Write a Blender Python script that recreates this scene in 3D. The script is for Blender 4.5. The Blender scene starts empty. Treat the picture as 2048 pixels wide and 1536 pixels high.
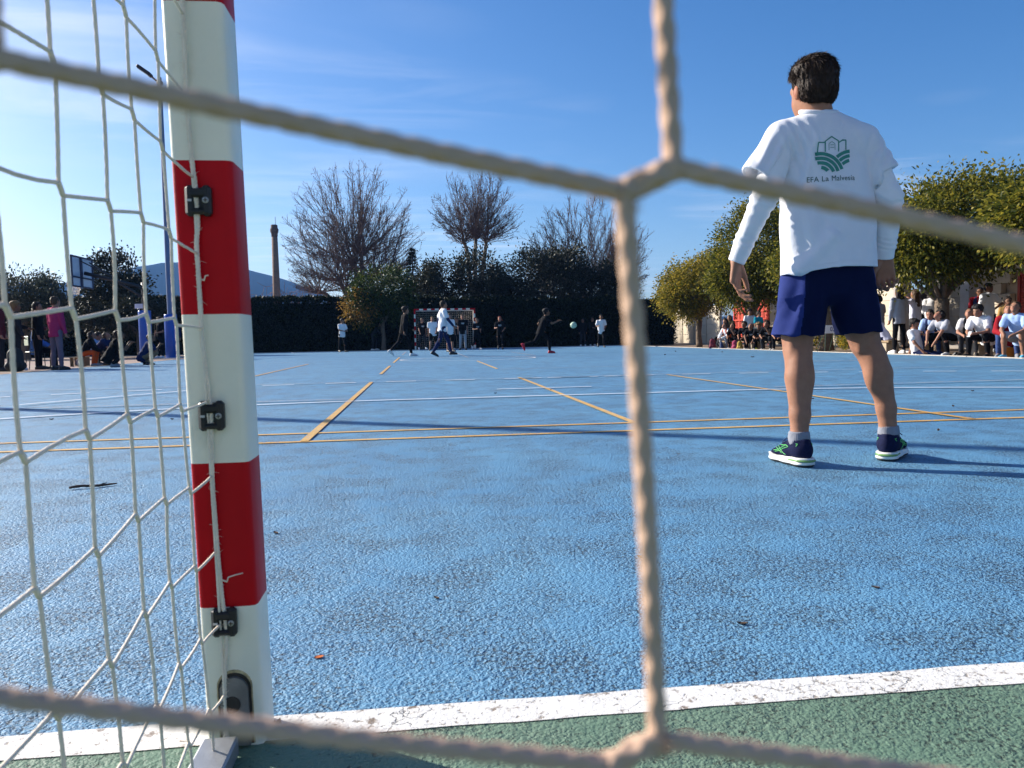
import bpy, math, random
import numpy as np
from mathutils import Vector, Matrix
from mathutils.bvhtree import BVHTree

# ---------------------------------------------------------------- camera, sky, sun, exposure
scene = bpy.context.scene
rng = np.random.default_rng(11)
random.seed(5)

CAM_H, F_PX, YAW, PITCH, ROLL = 0.5788, 1563.7, 0.1149, -0.0600, -0.0197
cd = bpy.data.cameras.new('camera')
cam = bpy.data.objects.new('camera', cd)
scene.collection.objects.link(cam)
fw = Vector((math.sin(YAW) * math.cos(PITCH), math.cos(YAW) * math.cos(PITCH), math.sin(PITCH)))
rt = Vector((math.cos(YAW), -math.sin(YAW), 0.0))
up = rt.cross(fw)
rt, up = math.cos(ROLL) * rt + math.sin(ROLL) * up, -math.sin(ROLL) * rt + math.cos(ROLL) * up
cam.matrix_world = Matrix(((rt.x, up.x, -fw.x, 0), (rt.y, up.y, -fw.y, 0), (rt.z, up.z, -fw.z, CAM_H), (0, 0, 0, 1)))
cd.sensor_width = 36.0
cd.lens = F_PX / 2048 * 36
cd.clip_start = 0.01
cd.clip_end = 12000
cd.dof.use_dof = True
cd.dof.focus_distance = 7.0
cd.dof.aperture_fstop = 15.0
scene.camera = cam

SUN_EL = math.radians(25)
SUN_AZ = math.atan2(-0.835, 0.55)            # measured from +Y towards +X: ahead and to the left
sun_dir = Vector((math.sin(SUN_AZ) * math.cos(SUN_EL), math.cos(SUN_AZ) * math.cos(SUN_EL), math.sin(SUN_EL)))
world = bpy.data.worlds.new('World')
scene.world = world
world.use_nodes = True
wn, wl = world.node_tree.nodes, world.node_tree.links
wn.clear()
wout = wn.new('ShaderNodeOutputWorld')
wbg = wn.new('ShaderNodeBackground')
wbg.inputs['Strength'].default_value = 0.062
sky = wn.new('ShaderNodeTexSky')
sky.sky_type = 'NISHITA'
sky.sun_disc = False
sky.sun_elevation = SUN_EL
sky.sun_rotation = SUN_AZ
sky.altitude = 300
sky.air_density = 1.0
sky.dust_density = 1.5
sky.ozone_density = 3.5
# thin cirrus: streaks over the whole dome
tc = wn.new('ShaderNodeTexCoord')
sep = wn.new('ShaderNodeSeparateXYZ')
wl.new(tc.outputs['Generated'], sep.inputs[0])
zc = wn.new('ShaderNodeMath'); zc.operation = 'MAXIMUM'; zc.inputs[1].default_value = 0.05
wl.new(sep.outputs['Z'], zc.inputs[0])
dv = wn.new('ShaderNodeVectorMath'); dv.operation = 'DIVIDE'
wl.new(tc.outputs['Generated'], dv.inputs[0]); 
cmb = wn.new('ShaderNodeCombineXYZ')
for k in ('X', 'Y', 'Z'):
    wl.new(zc.outputs[0], cmb.inputs[k])
wl.new(cmb.outputs[0], dv.inputs[1])
mp = wn.new('ShaderNodeMapping'); mp.inputs['Scale'].default_value = (0.55, 1.5, 1.0); mp.inputs['Rotation'].default_value = (0, 0, math.radians(-35))
wl.new(dv.outputs[0], mp.inputs['Vector'])
cn = wn.new('ShaderNodeTexNoise'); cn.inputs['Scale'].default_value = 1.3; cn.inputs['Detail'].default_value = 8; cn.inputs['Roughness'].default_value = 0.58; cn.inputs['Distortion'].default_value = 0.6
wl.new(mp.outputs[0], cn.inputs['Vector'])
mp2 = wn.new('ShaderNodeMapping'); mp2.inputs['Scale'].default_value = (0.35, 0.35, 1.0); mp2.inputs['Location'].default_value = (1.83, 7.562, 0.0)
wl.new(dv.outputs[0], mp2.inputs['Vector'])
cn2 = wn.new('ShaderNodeTexNoise'); cn2.inputs['Scale'].default_value = 1.0; cn2.inputs['Detail'].default_value = 3
wl.new(mp2.outputs[0], cn2.inputs['Vector'])
r1 = wn.new('ShaderNodeMapRange'); r1.inputs['From Min'].default_value = 0.42; r1.inputs['From Max'].default_value = 0.80
wl.new(cn.outputs['Fac'], r1.inputs['Value'])
r2 = wn.new('ShaderNodeMapRange'); r2.inputs['From Min'].default_value = 0.47; r2.inputs['From Max'].default_value = 0.66
wl.new(cn2.outputs['Fac'], r2.inputs['Value'])
mu = wn.new('ShaderNodeMath'); mu.operation = 'MULTIPLY'
wl.new(r1.outputs[0], mu.inputs[0]); wl.new(r2.outputs[0], mu.inputs[1])
mu2 = wn.new('ShaderNodeMath'); mu2.operation = 'MULTIPLY'; mu2.inputs[1].default_value = 0.60
wl.new(mu.outputs[0], mu2.inputs[0])
mx = wn.new('ShaderNodeMix'); mx.data_type = 'RGBA'
mx.inputs['B'].default_value = (9.0, 9.3, 9.8, 1)
wl.new(mu2.outputs[0], mx.inputs['Factor'])
hsv = wn.new('ShaderNodeHueSaturation'); hsv.inputs['Saturation'].default_value = 1.30; hsv.inputs['Hue'].default_value = 0.506; hsv.inputs['Value'].default_value = 1.3
wl.new(sky.outputs[0], hsv.inputs['Color'])
wl.new(hsv.outputs[0], mx.inputs['A'])
wl.new(mx.outputs['Result'], wbg.inputs['Color'])
wl.new(wbg.outputs[0], wout.inputs['Surface'])

sl = bpy.data.lights.new('sun', 'SUN')
sl.energy = 5.0
sl.angle = math.radians(0.5)
sl.color = (1.0, 0.93, 0.82)
so = bpy.data.objects.new('sun', sl)
so.rotation_euler = sun_dir.to_track_quat('Z', 'Y').to_euler()
so.location = (-20, 15, 20)
scene.collection.objects.link(so)

vs = scene.view_settings
vs.view_transform = 'Standard'
vs.look = 'None'
vs.gamma = 1.0
vs.use_curve_mapping = False
vs.exposure = 1.0
scene.cycles.use_denoising = True
scene.cycles.max_bounces = 6
scene.cycles.transparent_max_bounces = 6
scene.cycles.caustics_reflective = False
scene.cycles.caustics_refractive = False

# ---------------------------------------------------------------- materials
MATS = {}


def mat(name, col, rough=0.7, var=0.12, scale=6.0, bump=0.0, bscale=60.0, metal=0.0, spec=0.4, sss=0.0, sheen=0.0, bdist=0.01):
    if name in MATS:
        return MATS[name]
    m = bpy.data.materials.new(name)
    m.use_nodes = True
    n, l = m.node_tree.nodes, m.node_tree.links
    b = n['Principled BSDF']
    b.inputs['Roughness'].default_value = rough
    b.inputs['Metallic'].default_value = metal
    b.inputs['Specular IOR Level'].default_value = spec
    if sss:
        b.inputs['Subsurface Weight'].default_value = sss
        b.inputs['Subsurface Radius'].default_value = (0.012, 0.004, 0.002)
        b.inputs['Subsurface Scale'].default_value = 1.0
    if sheen:
        b.inputs['Sheen Weight'].default_value = sheen
    t = n.new('ShaderNodeTexCoord')
    nz = n.new('ShaderNodeTexNoise')
    nz.inputs['Scale'].default_value = scale
    nz.inputs['Detail'].default_value = 6
    nz.inputs['Roughness'].default_value = 0.65
    l.new(t.outputs['Object'], nz.inputs['Vector'])
    rp = n.new('ShaderNodeValToRGB')
    rp.color_ramp.elements[0].position = 0.25
    rp.color_ramp.elements[1].position = 0.75
    c = np.array(col[:3])
    rp.color_ramp.elements[0].color = (*np.clip(c * (1 - var), 0, 1), 1)
    rp.color_ramp.elements[1].color = (*np.clip(c * (1 + var), 0, 1), 1)
    l.new(nz.outputs['Fac'], rp.inputs[0])
    l.new(rp.outputs[0], b.inputs['Base Color'])
    if bump:
        n2 = n.new('ShaderNodeTexNoise')
        n2.inputs['Scale'].default_value = bscale
        n2.inputs['Detail'].default_value = 5
        l.new(t.outputs['Object'], n2.inputs['Vector'])
        bp = n.new('ShaderNodeBump')
        bp.inputs['Strength'].default_value = bump
        bp.inputs['Distance'].default_value = bdist
        l.new(n2.outputs['Fac'], bp.inputs['Height'])
        l.new(bp.outputs[0], b.inputs['Normal'])
    MATS[name] = m
    return m


def skin_mat(name, col):
    m = mat(name, col, 0.55, 0.16, 22, 0.25, 190, sss=0.08, bdist=0.003, spec=0.18)
    n, l = m.node_tree.nodes, m.node_tree.links
    b = n['Principled BSDF']
    src = b.inputs['Base Color'].links[0].from_socket
    at = n.new('ShaderNodeAttribute'); at.attribute_name = 'tint'
    mix = n.new('ShaderNodeMix'); mix.data_type = 'RGBA'; mix.blend_type = 'MULTIPLY'; mix.inputs['Factor'].default_value = 1
    l.new(src, mix.inputs['A']); l.new(at.outputs['Color'], mix.inputs['B'])
    l.new(mix.outputs['Result'], b.inputs['Base Color'])
    return m


def leaf_mat(name, cols, trans=0.35, rough=0.5, spec=0.14):
    if name in MATS:
        return MATS[name]
    m = bpy.data.materials.new(name)
    m.use_nodes = True
    n, l = m.node_tree.nodes, m.node_tree.links
    b = n['Principled BSDF']
    b.inputs['Roughness'].default_value = rough
    b.inputs['Specular IOR Level'].default_value = spec
    g = n.new('ShaderNodeNewGeometry')
    rp = n.new('ShaderNodeValToRGB')
    els = rp.color_ramp.elements
    els[0].position, els[1].position = 0.0, 1.0
    for _ in range(len(cols) - 2):
        els.new(0.5)
    for i, c in enumerate(cols):
        els[i].position = i / (len(cols) - 1)
        els[i].color = (*c, 1)
    l.new(g.outputs['Random Per Island'], rp.inputs[0])
    l.new(rp.outputs[0], b.inputs['Base Color'])
    tr = n.new('ShaderNodeBsdfTranslucent')
    l.new(rp.outputs[0], tr.inputs['Color'])
    ms = n.new('ShaderNodeMixShader')
    ms.inputs[0].default_value = trans
    l.new(b.outputs[0], ms.inputs[1]); l.new(tr.outputs[0], ms.inputs[2])
    l.new(ms.outputs[0], n['Material Output'].inputs['Surface'])
    MATS[name] = m
    return m


# ---------------------------------------------------------------- scene helpers
COL = scene.collection


def empty(name, loc=(0, 0, 0), rz=0.0, label=None, cat=None, group=None):
    o = bpy.data.objects.new(name, None)
    o.empty_display_size = 0.2
    o.location = loc
    o.rotation_euler = (0, 0, rz)
    COL.objects.link(o)
    return tag(o, label, cat, group)


def tag(o, label=None, cat=None, group=None, kind=None):
    if label: o['label'] = label
    if cat: o['category'] = cat
    if group: o['group'] = group
    if kind: o['kind'] = kind
    return o


def link(name, me, parent=None, loc=None):
    o = bpy.data.objects.new(name, me)
    COL.objects.link(o)
    if parent is not None:
        o.parent = parent
    if loc is not None:
        o.location = loc
    return o


def np_mesh(name, V, F, mats, smooth=True, mi=None):
    """F: (n,3) or (n,4) int array, or list of lists."""
    V = np.asarray(V, np.float32)
    me = bpy.data.meshes.new(name)
    if isinstance(F, np.ndarray):
        k = F.shape[1]
        me.vertices.add(len(V)); me.vertices.foreach_set('co', V.ravel())
        me.loops.add(F.size); me.loops.foreach_set('vertex_index', F.astype(np.int32).ravel())
        me.polygons.add(len(F)); me.polygons.foreach_set('loop_start', np.arange(0, F.size, k, dtype=np.int32))
        me.polygons.foreach_set('loop_total', np.full(len(F), k, np.int32))
    else:
        me.from_pydata([tuple(v) for v in V], [], F)
    for m in (mats if isinstance(mats, (list, tuple)) else [mats]):
        me.materials.append(m)
    if mi is not None:
        me.polygons.foreach_set('material_index', np.asarray(mi, np.int32))
    if smooth:
        me.polygons.foreach_set('use_smooth', np.ones(len(me.polygons), bool))
    me.update(calc_edges=True)
    me.validate()
    return me


class MB:
    """collects simple solids into one mesh"""
    def __init__(self):
        self.v, self.f, self.m = [], [], []

    def add(self, V, F, m=0):
        o = len(self.v)
        self.v += [tuple(x) for x in V]
        for f in F:
            self.f.append([i + o for i in f]); self.m.append(m)
        return self

    def box(self, c, s, m=0, R=None, bev=0.0):
        c = np.array(c, float); h = np.array(s, float) / 2
        if bev > 0:
            b = min(bev, h.min() * 0.9)
            P = []
            for sx in (-1, 1):
                for sy in (-1, 1):
                    for sz in (-1, 1):
                        S = np.array((sx, sy, sz))
                        for ax in range(3):
                            q = S * (h - b); q[ax] = S[ax] * h[ax]; P.append(q)
            P = np.array(P)
            idx = lambda sx, sy, sz, ax: ((sx > 0) * 4 + (sy > 0) * 2 + (sz > 0)) * 3 + ax
            F = []
            for ax in range(3):
                o1, o2 = [a for a in range(3) if a != ax]
                for s0 in (-1, 1):
                    q = []
                    for a, b2 in ((-1, -1), (1, -1), (1, 1), (-1, 1)):
                        S = [0, 0, 0]; S[ax] = s0; S[o1] = a; S[o2] = b2; q.append(idx(*S, ax))
                    F.append(q if (s0 > 0) == (ax != 1) else q[::-1])
            for ax in range(3):      # edges parallel to ax
                o1, o2 = [a for a in range(3) if a != ax]
                for a in (-1, 1):
                    for b2 in (-1, 1):
                        S0 = [0, 0, 0]; S0[o1] = a; S0[o2] = b2; S0[ax] = -1; S1 = list(S0); S1[ax] = 1
                        q = [idx(*S0, o1), idx(*S1, o1), idx(*S1, o2), idx(*S0, o2)]
                        F.append(q)
            for sx in (-1, 1):
                for sy in (-1, 1):
                    for sz in (-1, 1):
                        F.append([idx(sx, sy, sz, 0), idx(sx, sy, sz, 1), idx(sx, sy, sz, 2)])
            # fix windings against centre
            F2 = []
            for f in F:
                a, b_, c_ = P[f[0]], P[f[1]], P[f[2]]
                nrm = np.cross(b_ - a, c_ - a)
                F2.append(f if np.dot(nrm, P[f].mean(0)) > 0 else f[::-1])
            F = F2
        else:
            P = np.array([(x, y, z) for x in (-1, 1) for y in (-1, 1) for z in (-1, 1)]) * h
            F = [(0, 1, 3, 2), (4, 6, 7, 5), (0, 4, 5, 1), (2, 3, 7, 6), (0, 2, 6, 4), (1, 5, 7, 3)]
        if R is not None:
            P = P @ np.array(R).T
        return self.add(P + c, F, m)

    def tube(self, pts, r, n=8, m=0, cap=True):
        V, F = tube(pts, r, n, cap)
        return self.add(V, F, m)

    def build(self, name, mats, parent=None, smooth=False, loc=None):
        me = np_mesh(name, np.array(self.v), self.f, mats, smooth, self.m)
        return link(name, me, parent, loc)


def tube(pts, r, n=8, cap=True, closed_prof=None):
    P = np.asarray(pts, float)
    k = len(P)
    r = np.broadcast_to(np.asarray(r, float), (k,))
    T = np.gradient(P, axis=0)
    T /= np.linalg.norm(T, axis=1, keepdims=True) + 1e-12
    ref = np.array((0, 0, 1.0)) if abs(T[0][2]) < 0.9 else np.array((1.0, 0, 0))
    V = np.zeros((k * n, 3))
    u = np.cross(T[0], ref); u /= np.linalg.norm(u)
    a = np.arange(n) * 2 * math.pi / n
    for i in range(k):
        u = u - T[i] * np.dot(u, T[i]); u /= np.linalg.norm(u) + 1e-12
        w = np.cross(T[i], u)
        V[i * n:(i + 1) * n] = P[i] + r[i] * (np.cos(a)[:, None] * u + np.sin(a)[:, None] * w)
    F = []
    for i in range(k - 1):
        for j in range(n):
            F.append([i * n + j, i * n + (j + 1) % n, (i + 1) * n + (j + 1) % n, (i + 1) * n + j])
    if cap:
        F.append(list(range(n))[::-1]); F.append([(k - 1) * n + j for j in range(n)])
    return V, F


def lathe(prof, n=24):
    V, F = [], []
    for (r, z) in prof:
        for j in range(n):
            a = 2 * math.pi * j / n
            V.append((r * math.cos(a), r * math.sin(a), z))
    for i in range(len(prof) - 1):
        for j in range(n):
            F.append([i * n + j, i * n + (j + 1) % n, (i + 1) * n + (j + 1) % n, (i + 1) * n + j])
    F.append(list(range(n))[::-1]); F.append([(len(prof) - 1) * n + j for j in range(n)])
    return V, F


_lat = {}


def vnoise(P, scale, seed=0):
    """smooth value noise in -1..1"""
    if seed not in _lat:
        _lat[seed] = np.random.default_rng(seed + 77).random((32, 32, 32)).astype(np.float32) * 2 - 1
    L = _lat[seed]
    Q = np.asarray(P) * scale
    i = np.floor(Q).astype(int); f = Q - i
    f = f * f * (3 - 2 * f)
    out = 0
    for dx in (0, 1):
        wx = f[:, 0] if dx else 1 - f[:, 0]
        for dy in (0, 1):
            wy = f[:, 1] if dy else 1 - f[:, 1]
            for dz in (0, 1):
                wz = f[:, 2] if dz else 1 - f[:, 2]
                out = out + wx * wy * wz * L[(i[:, 0] + dx) % 32, (i[:, 1] + dy) % 32, (i[:, 2] + dz) % 32]
    return out


# ---------------------------------------------------------------- implicit surfaces for bodies and clothes
def norm(v):
    v = np.asarray(v, float)
    return v / (np.linalg.norm(v) + 1e-12)


def rc(a, b, r1, r2, k=0.02, M=None, sc=None):
    return dict(t='rc', a=np.array(a, float), b=np.array(b, float), r1=r1, r2=r2, k=k, M=M, sc=sc)


def el(c, r, k=0.02, M=None):
    return dict(t='el', a=np.array(c, float), b=np.array(c, float), r=np.array(r, float), k=k, M=M)


def _prim(p, X):
    if p['t'] == 'el':
        q = X - p['a'].astype(np.float32)
        if p['M'] is not None:
            q = q @ np.asarray(p['M'], np.float32).T
        return (np.sqrt(((q / p['r'].astype(np.float32)) ** 2).sum(-1)) - 1) * float(p['r'].min())
    a, b = p['a'], p['b']
    q = X - a.astype(np.float32)
    ba = b - a
    if p['M'] is not None or p['sc'] is not None:
        M = np.eye(3) if p['M'] is None else np.asarray(p['M'])
        sc = np.ones(3) if p['sc'] is None else np.asarray(p['sc'])
        q = (q @ M.T.astype(np.float32)) / sc.astype(np.float32)
        ba = (M @ ba) / sc
    ba = ba.astype(np.float32)
    t = np.clip((q @ ba) / max(float(ba @ ba), 1e-9), 0, 1)
    d = q - t[..., None] * ba
    return np.sqrt((d * d).sum(-1)) - (p['r1'] + (p['r2'] - p['r1']) * t)


def _ext(p):
    r = float(np.max(p['r'])) if p['t'] == 'el' else max(p['r1'], p['r2']) * (max(1, float(np.max(p['sc']))) if p['sc'] is not None else 1)
    return np.minimum(p['a'], p['b']) - r, np.maximum(p['a'], p['b']) + r


def sdf_mesh(prims, vox, cuts=(), subs=()):
    E = [_ext(p) for p in prims]
    lo = np.min([e[0] for e in E], 0) - 3 * vox
    hi = np.max([e[1] for e in E], 0) + 3 * vox
    n = np.ceil((hi - lo) / vox).astype(int) + 1
    f = np.full(n, 0.5, np.float32)
    ax = [(lo[i] + np.arange(n[i]) * vox).astype(np.float32) for i in range(3)]

    def sub(e0, e1):
        i0 = np.clip(np.floor((e0 - lo) / vox).astype(int), 0, n - 1)
        i1 = np.clip(np.ceil((e1 - lo) / vox).astype(int) + 1, 1, n)
        sl_ = tuple(slice(a, b) for a, b in zip(i0, i1))
        X = np.stack(np.meshgrid(ax[0][sl_[0]], ax[1][sl_[1]], ax[2][sl_[2]], indexing='ij'), -1)
        return sl_, X
    for p, (e0, e1) in zip(prims, E):
        m = 2 * vox + p['k'] * 1.5
        s, X = sub(e0 - m, e1 + m)
        d = _prim(p, X); a = f[s]; k = p['k']
        h = np.clip(0.5 + 0.5 * (a - d) / k, 0, 1)
        f[s] = a * (1 - h) + d * h - k * h * (1 - h)
    for p in subs:
        e0, e1 = _ext(p)
        s, X = sub(e0 - 3 * vox, e1 + 3 * vox)
        f[s] = np.maximum(f[s], -_prim(p, X))
    if cuts:
        X = np.stack(np.meshgrid(*ax, indexing='ij'), -1)
        for c in cuts:
            f = np.maximum(f, c(X).astype(np.float32))
    f[0] = f[-1] = 0.5; f[:, 0] = f[:, -1] = 0.5; f[:, :, 0] = f[:, :, -1] = 0.5
    return surfnet(f, lo, vox)


def surfnet(f, lo, vox):
    s = f < 0
    cnt = np.zeros(tuple(np.array(f.shape) - 1), np.uint8)
    sx = (slice(None, -1), slice(1, None))
    corners = [(i, j, k) for i in (0, 1) for j in (0, 1) for k in (0, 1)]
    for (i, j, k) in corners:
        cnt += s[sx[i], sx[j], sx[k]]
    act = (cnt > 0) & (cnt < 8)
    idx = np.argwhere(act)
    vid = np.full(cnt.shape, -1, np.int32)
    vid[act] = np.arange(len(idx), dtype=np.int32)
    val = np.stack([f[idx[:, 0] + i, idx[:, 1] + j, idx[:, 2] + k] for (i, j, k) in corners], 1)
    C = np.array(corners, np.float32)
    acc = np.zeros((len(idx), 3), np.float32); num = np.zeros(len(idx), np.float32)
    for a in range(8):
        for b in range(a + 1, 8):
            if np.abs(C[a] - C[b]).sum() != 1:
                continue
            v0, v1 = val[:, a], val[:, b]
            mk = (v0 < 0) != (v1 < 0)
            t = np.where(mk, v0 / np.where(mk, v0 - v1, 1), 0)
            acc += mk[:, None] * (C[a] + t[:, None] * (C[b] - C[a])); num += mk
    V = (idx + acc / np.maximum(num, 1)[:, None]) * vox + lo
    F = []
    for ax in range(3):
        o1, o2 = (ax + 1) % 3, (ax + 2) % 3
        a = [slice(None)] * 3; b = [slice(None)] * 3
        a[ax] = slice(None, -1); b[ax] = slice(1, None)
        ch = s[tuple(a)] != s[tuple(b)]
        e = np.argwhere(ch)
        e = e[(e[:, o1] > 0) & (e[:, o2] > 0) & (e[:, o1] < f.shape[o1] - 1) & (e[:, o2] < f.shape[o2] - 1)]
        sg = s[e[:, 0], e[:, 1], e[:, 2]]
        q = []
        for d1, d2 in ((-1, -1), (0, -1), (0, 0), (-1, 0)):
            c = e.copy(); c[:, o1] += d1; c[:, o2] += d2
            q.append(vid[c[:, 0], c[:, 1], c[:, 2]])
        q = np.stack(q, 1)
        q[~sg] = q[~sg][:, ::-1]
        F.append(q)
    return V.astype(np.float32), np.concatenate(F).astype(np.int32)


def vnormals(V, F):
    n = np.cross(V[F[:, 2]] - V[F[:, 0]], V[F[:, 3]] - V[F[:, 1]])
    N = np.zeros_like(V)
    for i in range(4):
        np.add.at(N, F[:, i], n)
    return N / (np.linalg.norm(N, axis=1, keepdims=True) + 1e-12)


def relax(V, F, it=2, w=0.5):
    for _ in range(it):
        S = np.zeros_like(V); c = np.zeros(len(V), np.float32)
        for i in range(4):
            for j in ((i + 1) % 4, (i + 3) % 4):
                np.add.at(S, F[:, i], V[F[:, j]]); np.add.at(c, F[:, i], 1)
        V = V * (1 - w) + w * S / np.maximum(c, 1)[:, None]
    return V
# ---------------------------------------------------------------- ground, court and markings
def sheet(name, x0, x1, y0, y1, z, m, parent=None):
    me = np_mesh(name, [(x0, y0, z), (x1, y0, z), (x1, y1, z), (x0, y1, z)], [[0, 1, 2, 3]], m, False)
    return link(name, me, parent)


def N(nt, typ, **kw):
    n = nt.nodes.new(typ)
    for k, v in kw.items():
        if k in n.inputs:
            n.inputs[k].default_value = v
        else:
            setattr(n, k, v)
    return n


def paint_mat(name, base, faded, pit, grit=1.0, cracks=False, crk=(5.0, 0.006, 7.0, 0.22), wear=None, wear_lo=0.6, bump=1.0, speck=0.5):
    """painted asphalt: coarse aggregate relief, open pits, faded patches"""
    m = bpy.data.materials.new(name); m.use_nodes = True
    nt = m.node_tree; l = nt.links
    b = nt.nodes['Principled BSDF']
    b.inputs['Roughness'].default_value = 0.62
    b.inputs['Specular IOR Level'].default_value = 0.40
    t = N(nt, 'ShaderNodeNewGeometry')
    pos = t.outputs['Position']
    big = N(nt, 'ShaderNodeTexNoise', Scale=0.75, Detail=9.0, Roughness=0.68); l.new(pos, big.inputs['Vector'])
    mid = N(nt, 'ShaderNodeTexNoise', Scale=4.2, Detail=9.0, Roughness=0.68); l.new(pos, mid.inputs['Vector'])
    wv = N(nt, 'ShaderNodeTexNoise', Scale=70.0, Detail=2.0); l.new(pos, wv.inputs['Vector'])
    wmix = N(nt, 'ShaderNodeMix', data_type='RGBA', Factor=0.012); l.new(pos, wmix.inputs['A']); l.new(wv.outputs['Color'], wmix.inputs['B'])
    vor = N(nt, 'ShaderNodeTexVoronoi', Scale=165.0); vor.feature = 'F1'
    l.new(wmix.outputs['Result'], vor.inputs['Vector'])
    vor2 = N(nt, 'ShaderNodeTexVoronoi', Scale=70.0); l.new(wmix.outputs['Result'], vor2.inputs['Vector'])
    fine = N(nt, 'ShaderNodeTexNoise', Scale=260.0, Detail=4.0, Roughness=0.7); l.new(pos, fine.inputs['Vector'])
    # where the paint is thin the grit stands out
    g = N(nt, 'ShaderNodeMapRange'); g.inputs['From Min'].default_value = 0.40; g.inputs['From Max'].default_value = 0.60
    l.new(mid.outputs['Fac'], g.inputs['Value'])
    # height
    a1 = N(nt, 'ShaderNodeMath', operation='MULTIPLY'); l.new(vor.outputs['Distance'], a1.inputs[0]); a1.inputs[1].default_value = -1.0 * grit
    a2 = N(nt, 'ShaderNodeMath', operation='MULTIPLY_ADD'); l.new(vor2.outputs['Distance'], a2.inputs[0]); a2.inputs[1].default_value = -0.9 * grit; l.new(a1.outputs[0], a2.inputs[2])
    a3 = N(nt, 'ShaderNodeMath', operation='MULTIPLY_ADD'); l.new(fine.outputs['Fac'], a3.inputs[0]); a3.inputs[1].default_value = 0.5; l.new(a2.outputs[0], a3.inputs[2])
    gm = N(nt, 'ShaderNodeMath', operation='MULTIPLY_ADD'); l.new(g.outputs[0], gm.inputs[0]); gm.inputs[1].default_value = 0.65; gm.inputs[2].default_value = 0.42
    hh = N(nt, 'ShaderNodeMath', operation='MULTIPLY'); l.new(a3.outputs[0], hh.inputs[0]); l.new(gm.outputs[0], hh.inputs[1])
    # pits
    pn = N(nt, 'ShaderNodeTexNoise', Scale=95.0, Detail=3.0, Roughness=0.6); l.new(pos, pn.inputs['Vector'])
    ps = N(nt, 'ShaderNodeMath', operation='MULTIPLY_ADD'); l.new(g.outputs[0], ps.inputs[0]); ps.inputs[1].default_value = 0.10; ps.inputs[2].default_value = 0.0
    pa = N(nt, 'ShaderNodeMath', operation='ADD'); l.new(pn.outputs['Fac'], pa.inputs[0]); l.new(ps.outputs[0], pa.inputs[1])
    pr = N(nt, 'ShaderNodeMapRange'); pr.inputs['From Min'].default_value = 0.70 - 0.06 * speck; pr.inputs['From Max'].default_value = 0.76 - 0.05 * speck
    l.new(pa.outputs[0], pr.inputs['Value'])
    hp = N(nt, 'ShaderNodeMath', operation='MULTIPLY_ADD'); l.new(pr.outputs[0], hp.inputs[0]); hp.inputs[1].default_value = -0.9; l.new(hh.outputs[0], hp.inputs[2])
    height = hp
    # colour
    r = N(nt, 'ShaderNodeMapRange'); r.inputs['From Min'].default_value = 0.38; r.inputs['From Max'].default_value = 0.62
    l.new(big.outputs['Fac'], r.inputs['Value'])
    c1 = N(nt, 'ShaderNodeMix', data_type='RGBA'); c1.inputs['A'].default_value = (*base, 1); c1.inputs['B'].default_value = (*faded, 1); l.new(r.outputs[0], c1.inputs['Factor'])
    gr = N(nt, 'ShaderNodeMath', operation='MULTIPLY'); l.new(g.outputs[0], gr.inputs[0]); gr.inputs[1].default_value = 0.17
    c2 = N(nt, 'ShaderNodeMix', data_type='RGBA'); l.new(c1.outputs['Result'], c2.inputs['A']); c2.inputs['B'].default_value = (*(0.50 * np.array(base) + 0.055), 1); l.new(gr.outputs[0], c2.inputs['Factor'])
    c3 = N(nt, 'ShaderNodeMix', data_type='RGBA'); l.new(c2.outputs['Result'], c3.inputs['A']); c3.inputs['B'].default_value = (*pit, 1); 
    pm = N(nt, 'ShaderNodeMath', operation='MULTIPLY'); l.new(pr.outputs[0], pm.inputs[0]); pm.inputs[1].default_value = 0.8
    l.new(pm.outputs[0], c3.inputs['Factor'])
    last = c3
    if wear is not None:      # paint worn through to what lies below
        wn_ = N(nt, 'ShaderNodeTexNoise', Scale=26.0, Detail=8.0, Roughness=0.72); l.new(pos, wn_.inputs['Vector'])
        wr = N(nt, 'ShaderNodeMapRange'); wr.inputs['From Min'].default_value = wear_lo; wr.inputs['From Max'].default_value = wear_lo + 0.07
        l.new(wn_.outputs['Fac'], wr.inputs['Value'])
        c4 = N(nt, 'ShaderNodeMix', data_type='RGBA'); l.new(last.outputs['Result'], c4.inputs['A']); c4.inputs['B'].default_value = (*wear, 1); l.new(wr.outputs[0], c4.inputs['Factor'])
        last = c4
    if cracks:
        dn = N(nt, 'ShaderNodeTexNoise', Scale=crk[2], Detail=6.0); l.new(pos, dn.inputs['Vector'])
        dm = N(nt, 'ShaderNodeMix', data_type='RGBA', Factor=crk[3]); l.new(pos, dm.inputs['A']); l.new(dn.outputs['Color'], dm.inputs['B'])
        cv = N(nt, 'ShaderNodeTexVoronoi', Scale=crk[0]); cv.feature = 'DISTANCE_TO_EDGE'; l.new(dm.outputs['Result'], cv.inputs['Vector'])
        cr = N(nt, 'ShaderNodeMapRange'); cr.inputs['From Min'].default_value = crk[1]; cr.inputs['From Max'].default_value = 0.0; l.new(cv.outputs['Distance'], cr.inputs['Value'])
        ck = N(nt, 'ShaderNodeTexNoise', Scale=crk[0] * 0.8); l.new(pos, ck.inputs['Vector'])
        cm = N(nt, 'ShaderNodeMapRange'); cm.inputs['From Min'].default_value = 0.46; cm.inputs['From Max'].default_value = 0.56; l.new(ck.outputs['Fac'], cm.inputs['Value'])
        cx = N(nt, 'ShaderNodeMath', operation='MULTIPLY'); l.new(cr.outputs[0], cx.inputs[0]); l.new(cm.outputs[0], cx.inputs[1])
        c5 = N(nt, 'ShaderNodeMix', data_type='RGBA'); l.new(last.outputs['Result'], c5.inputs['A']); c5.inputs['B'].default_value = (0.035, 0.03, 0.028, 1); l.new(cx.outputs[0], c5.inputs['Factor'])
        last = c5
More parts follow.
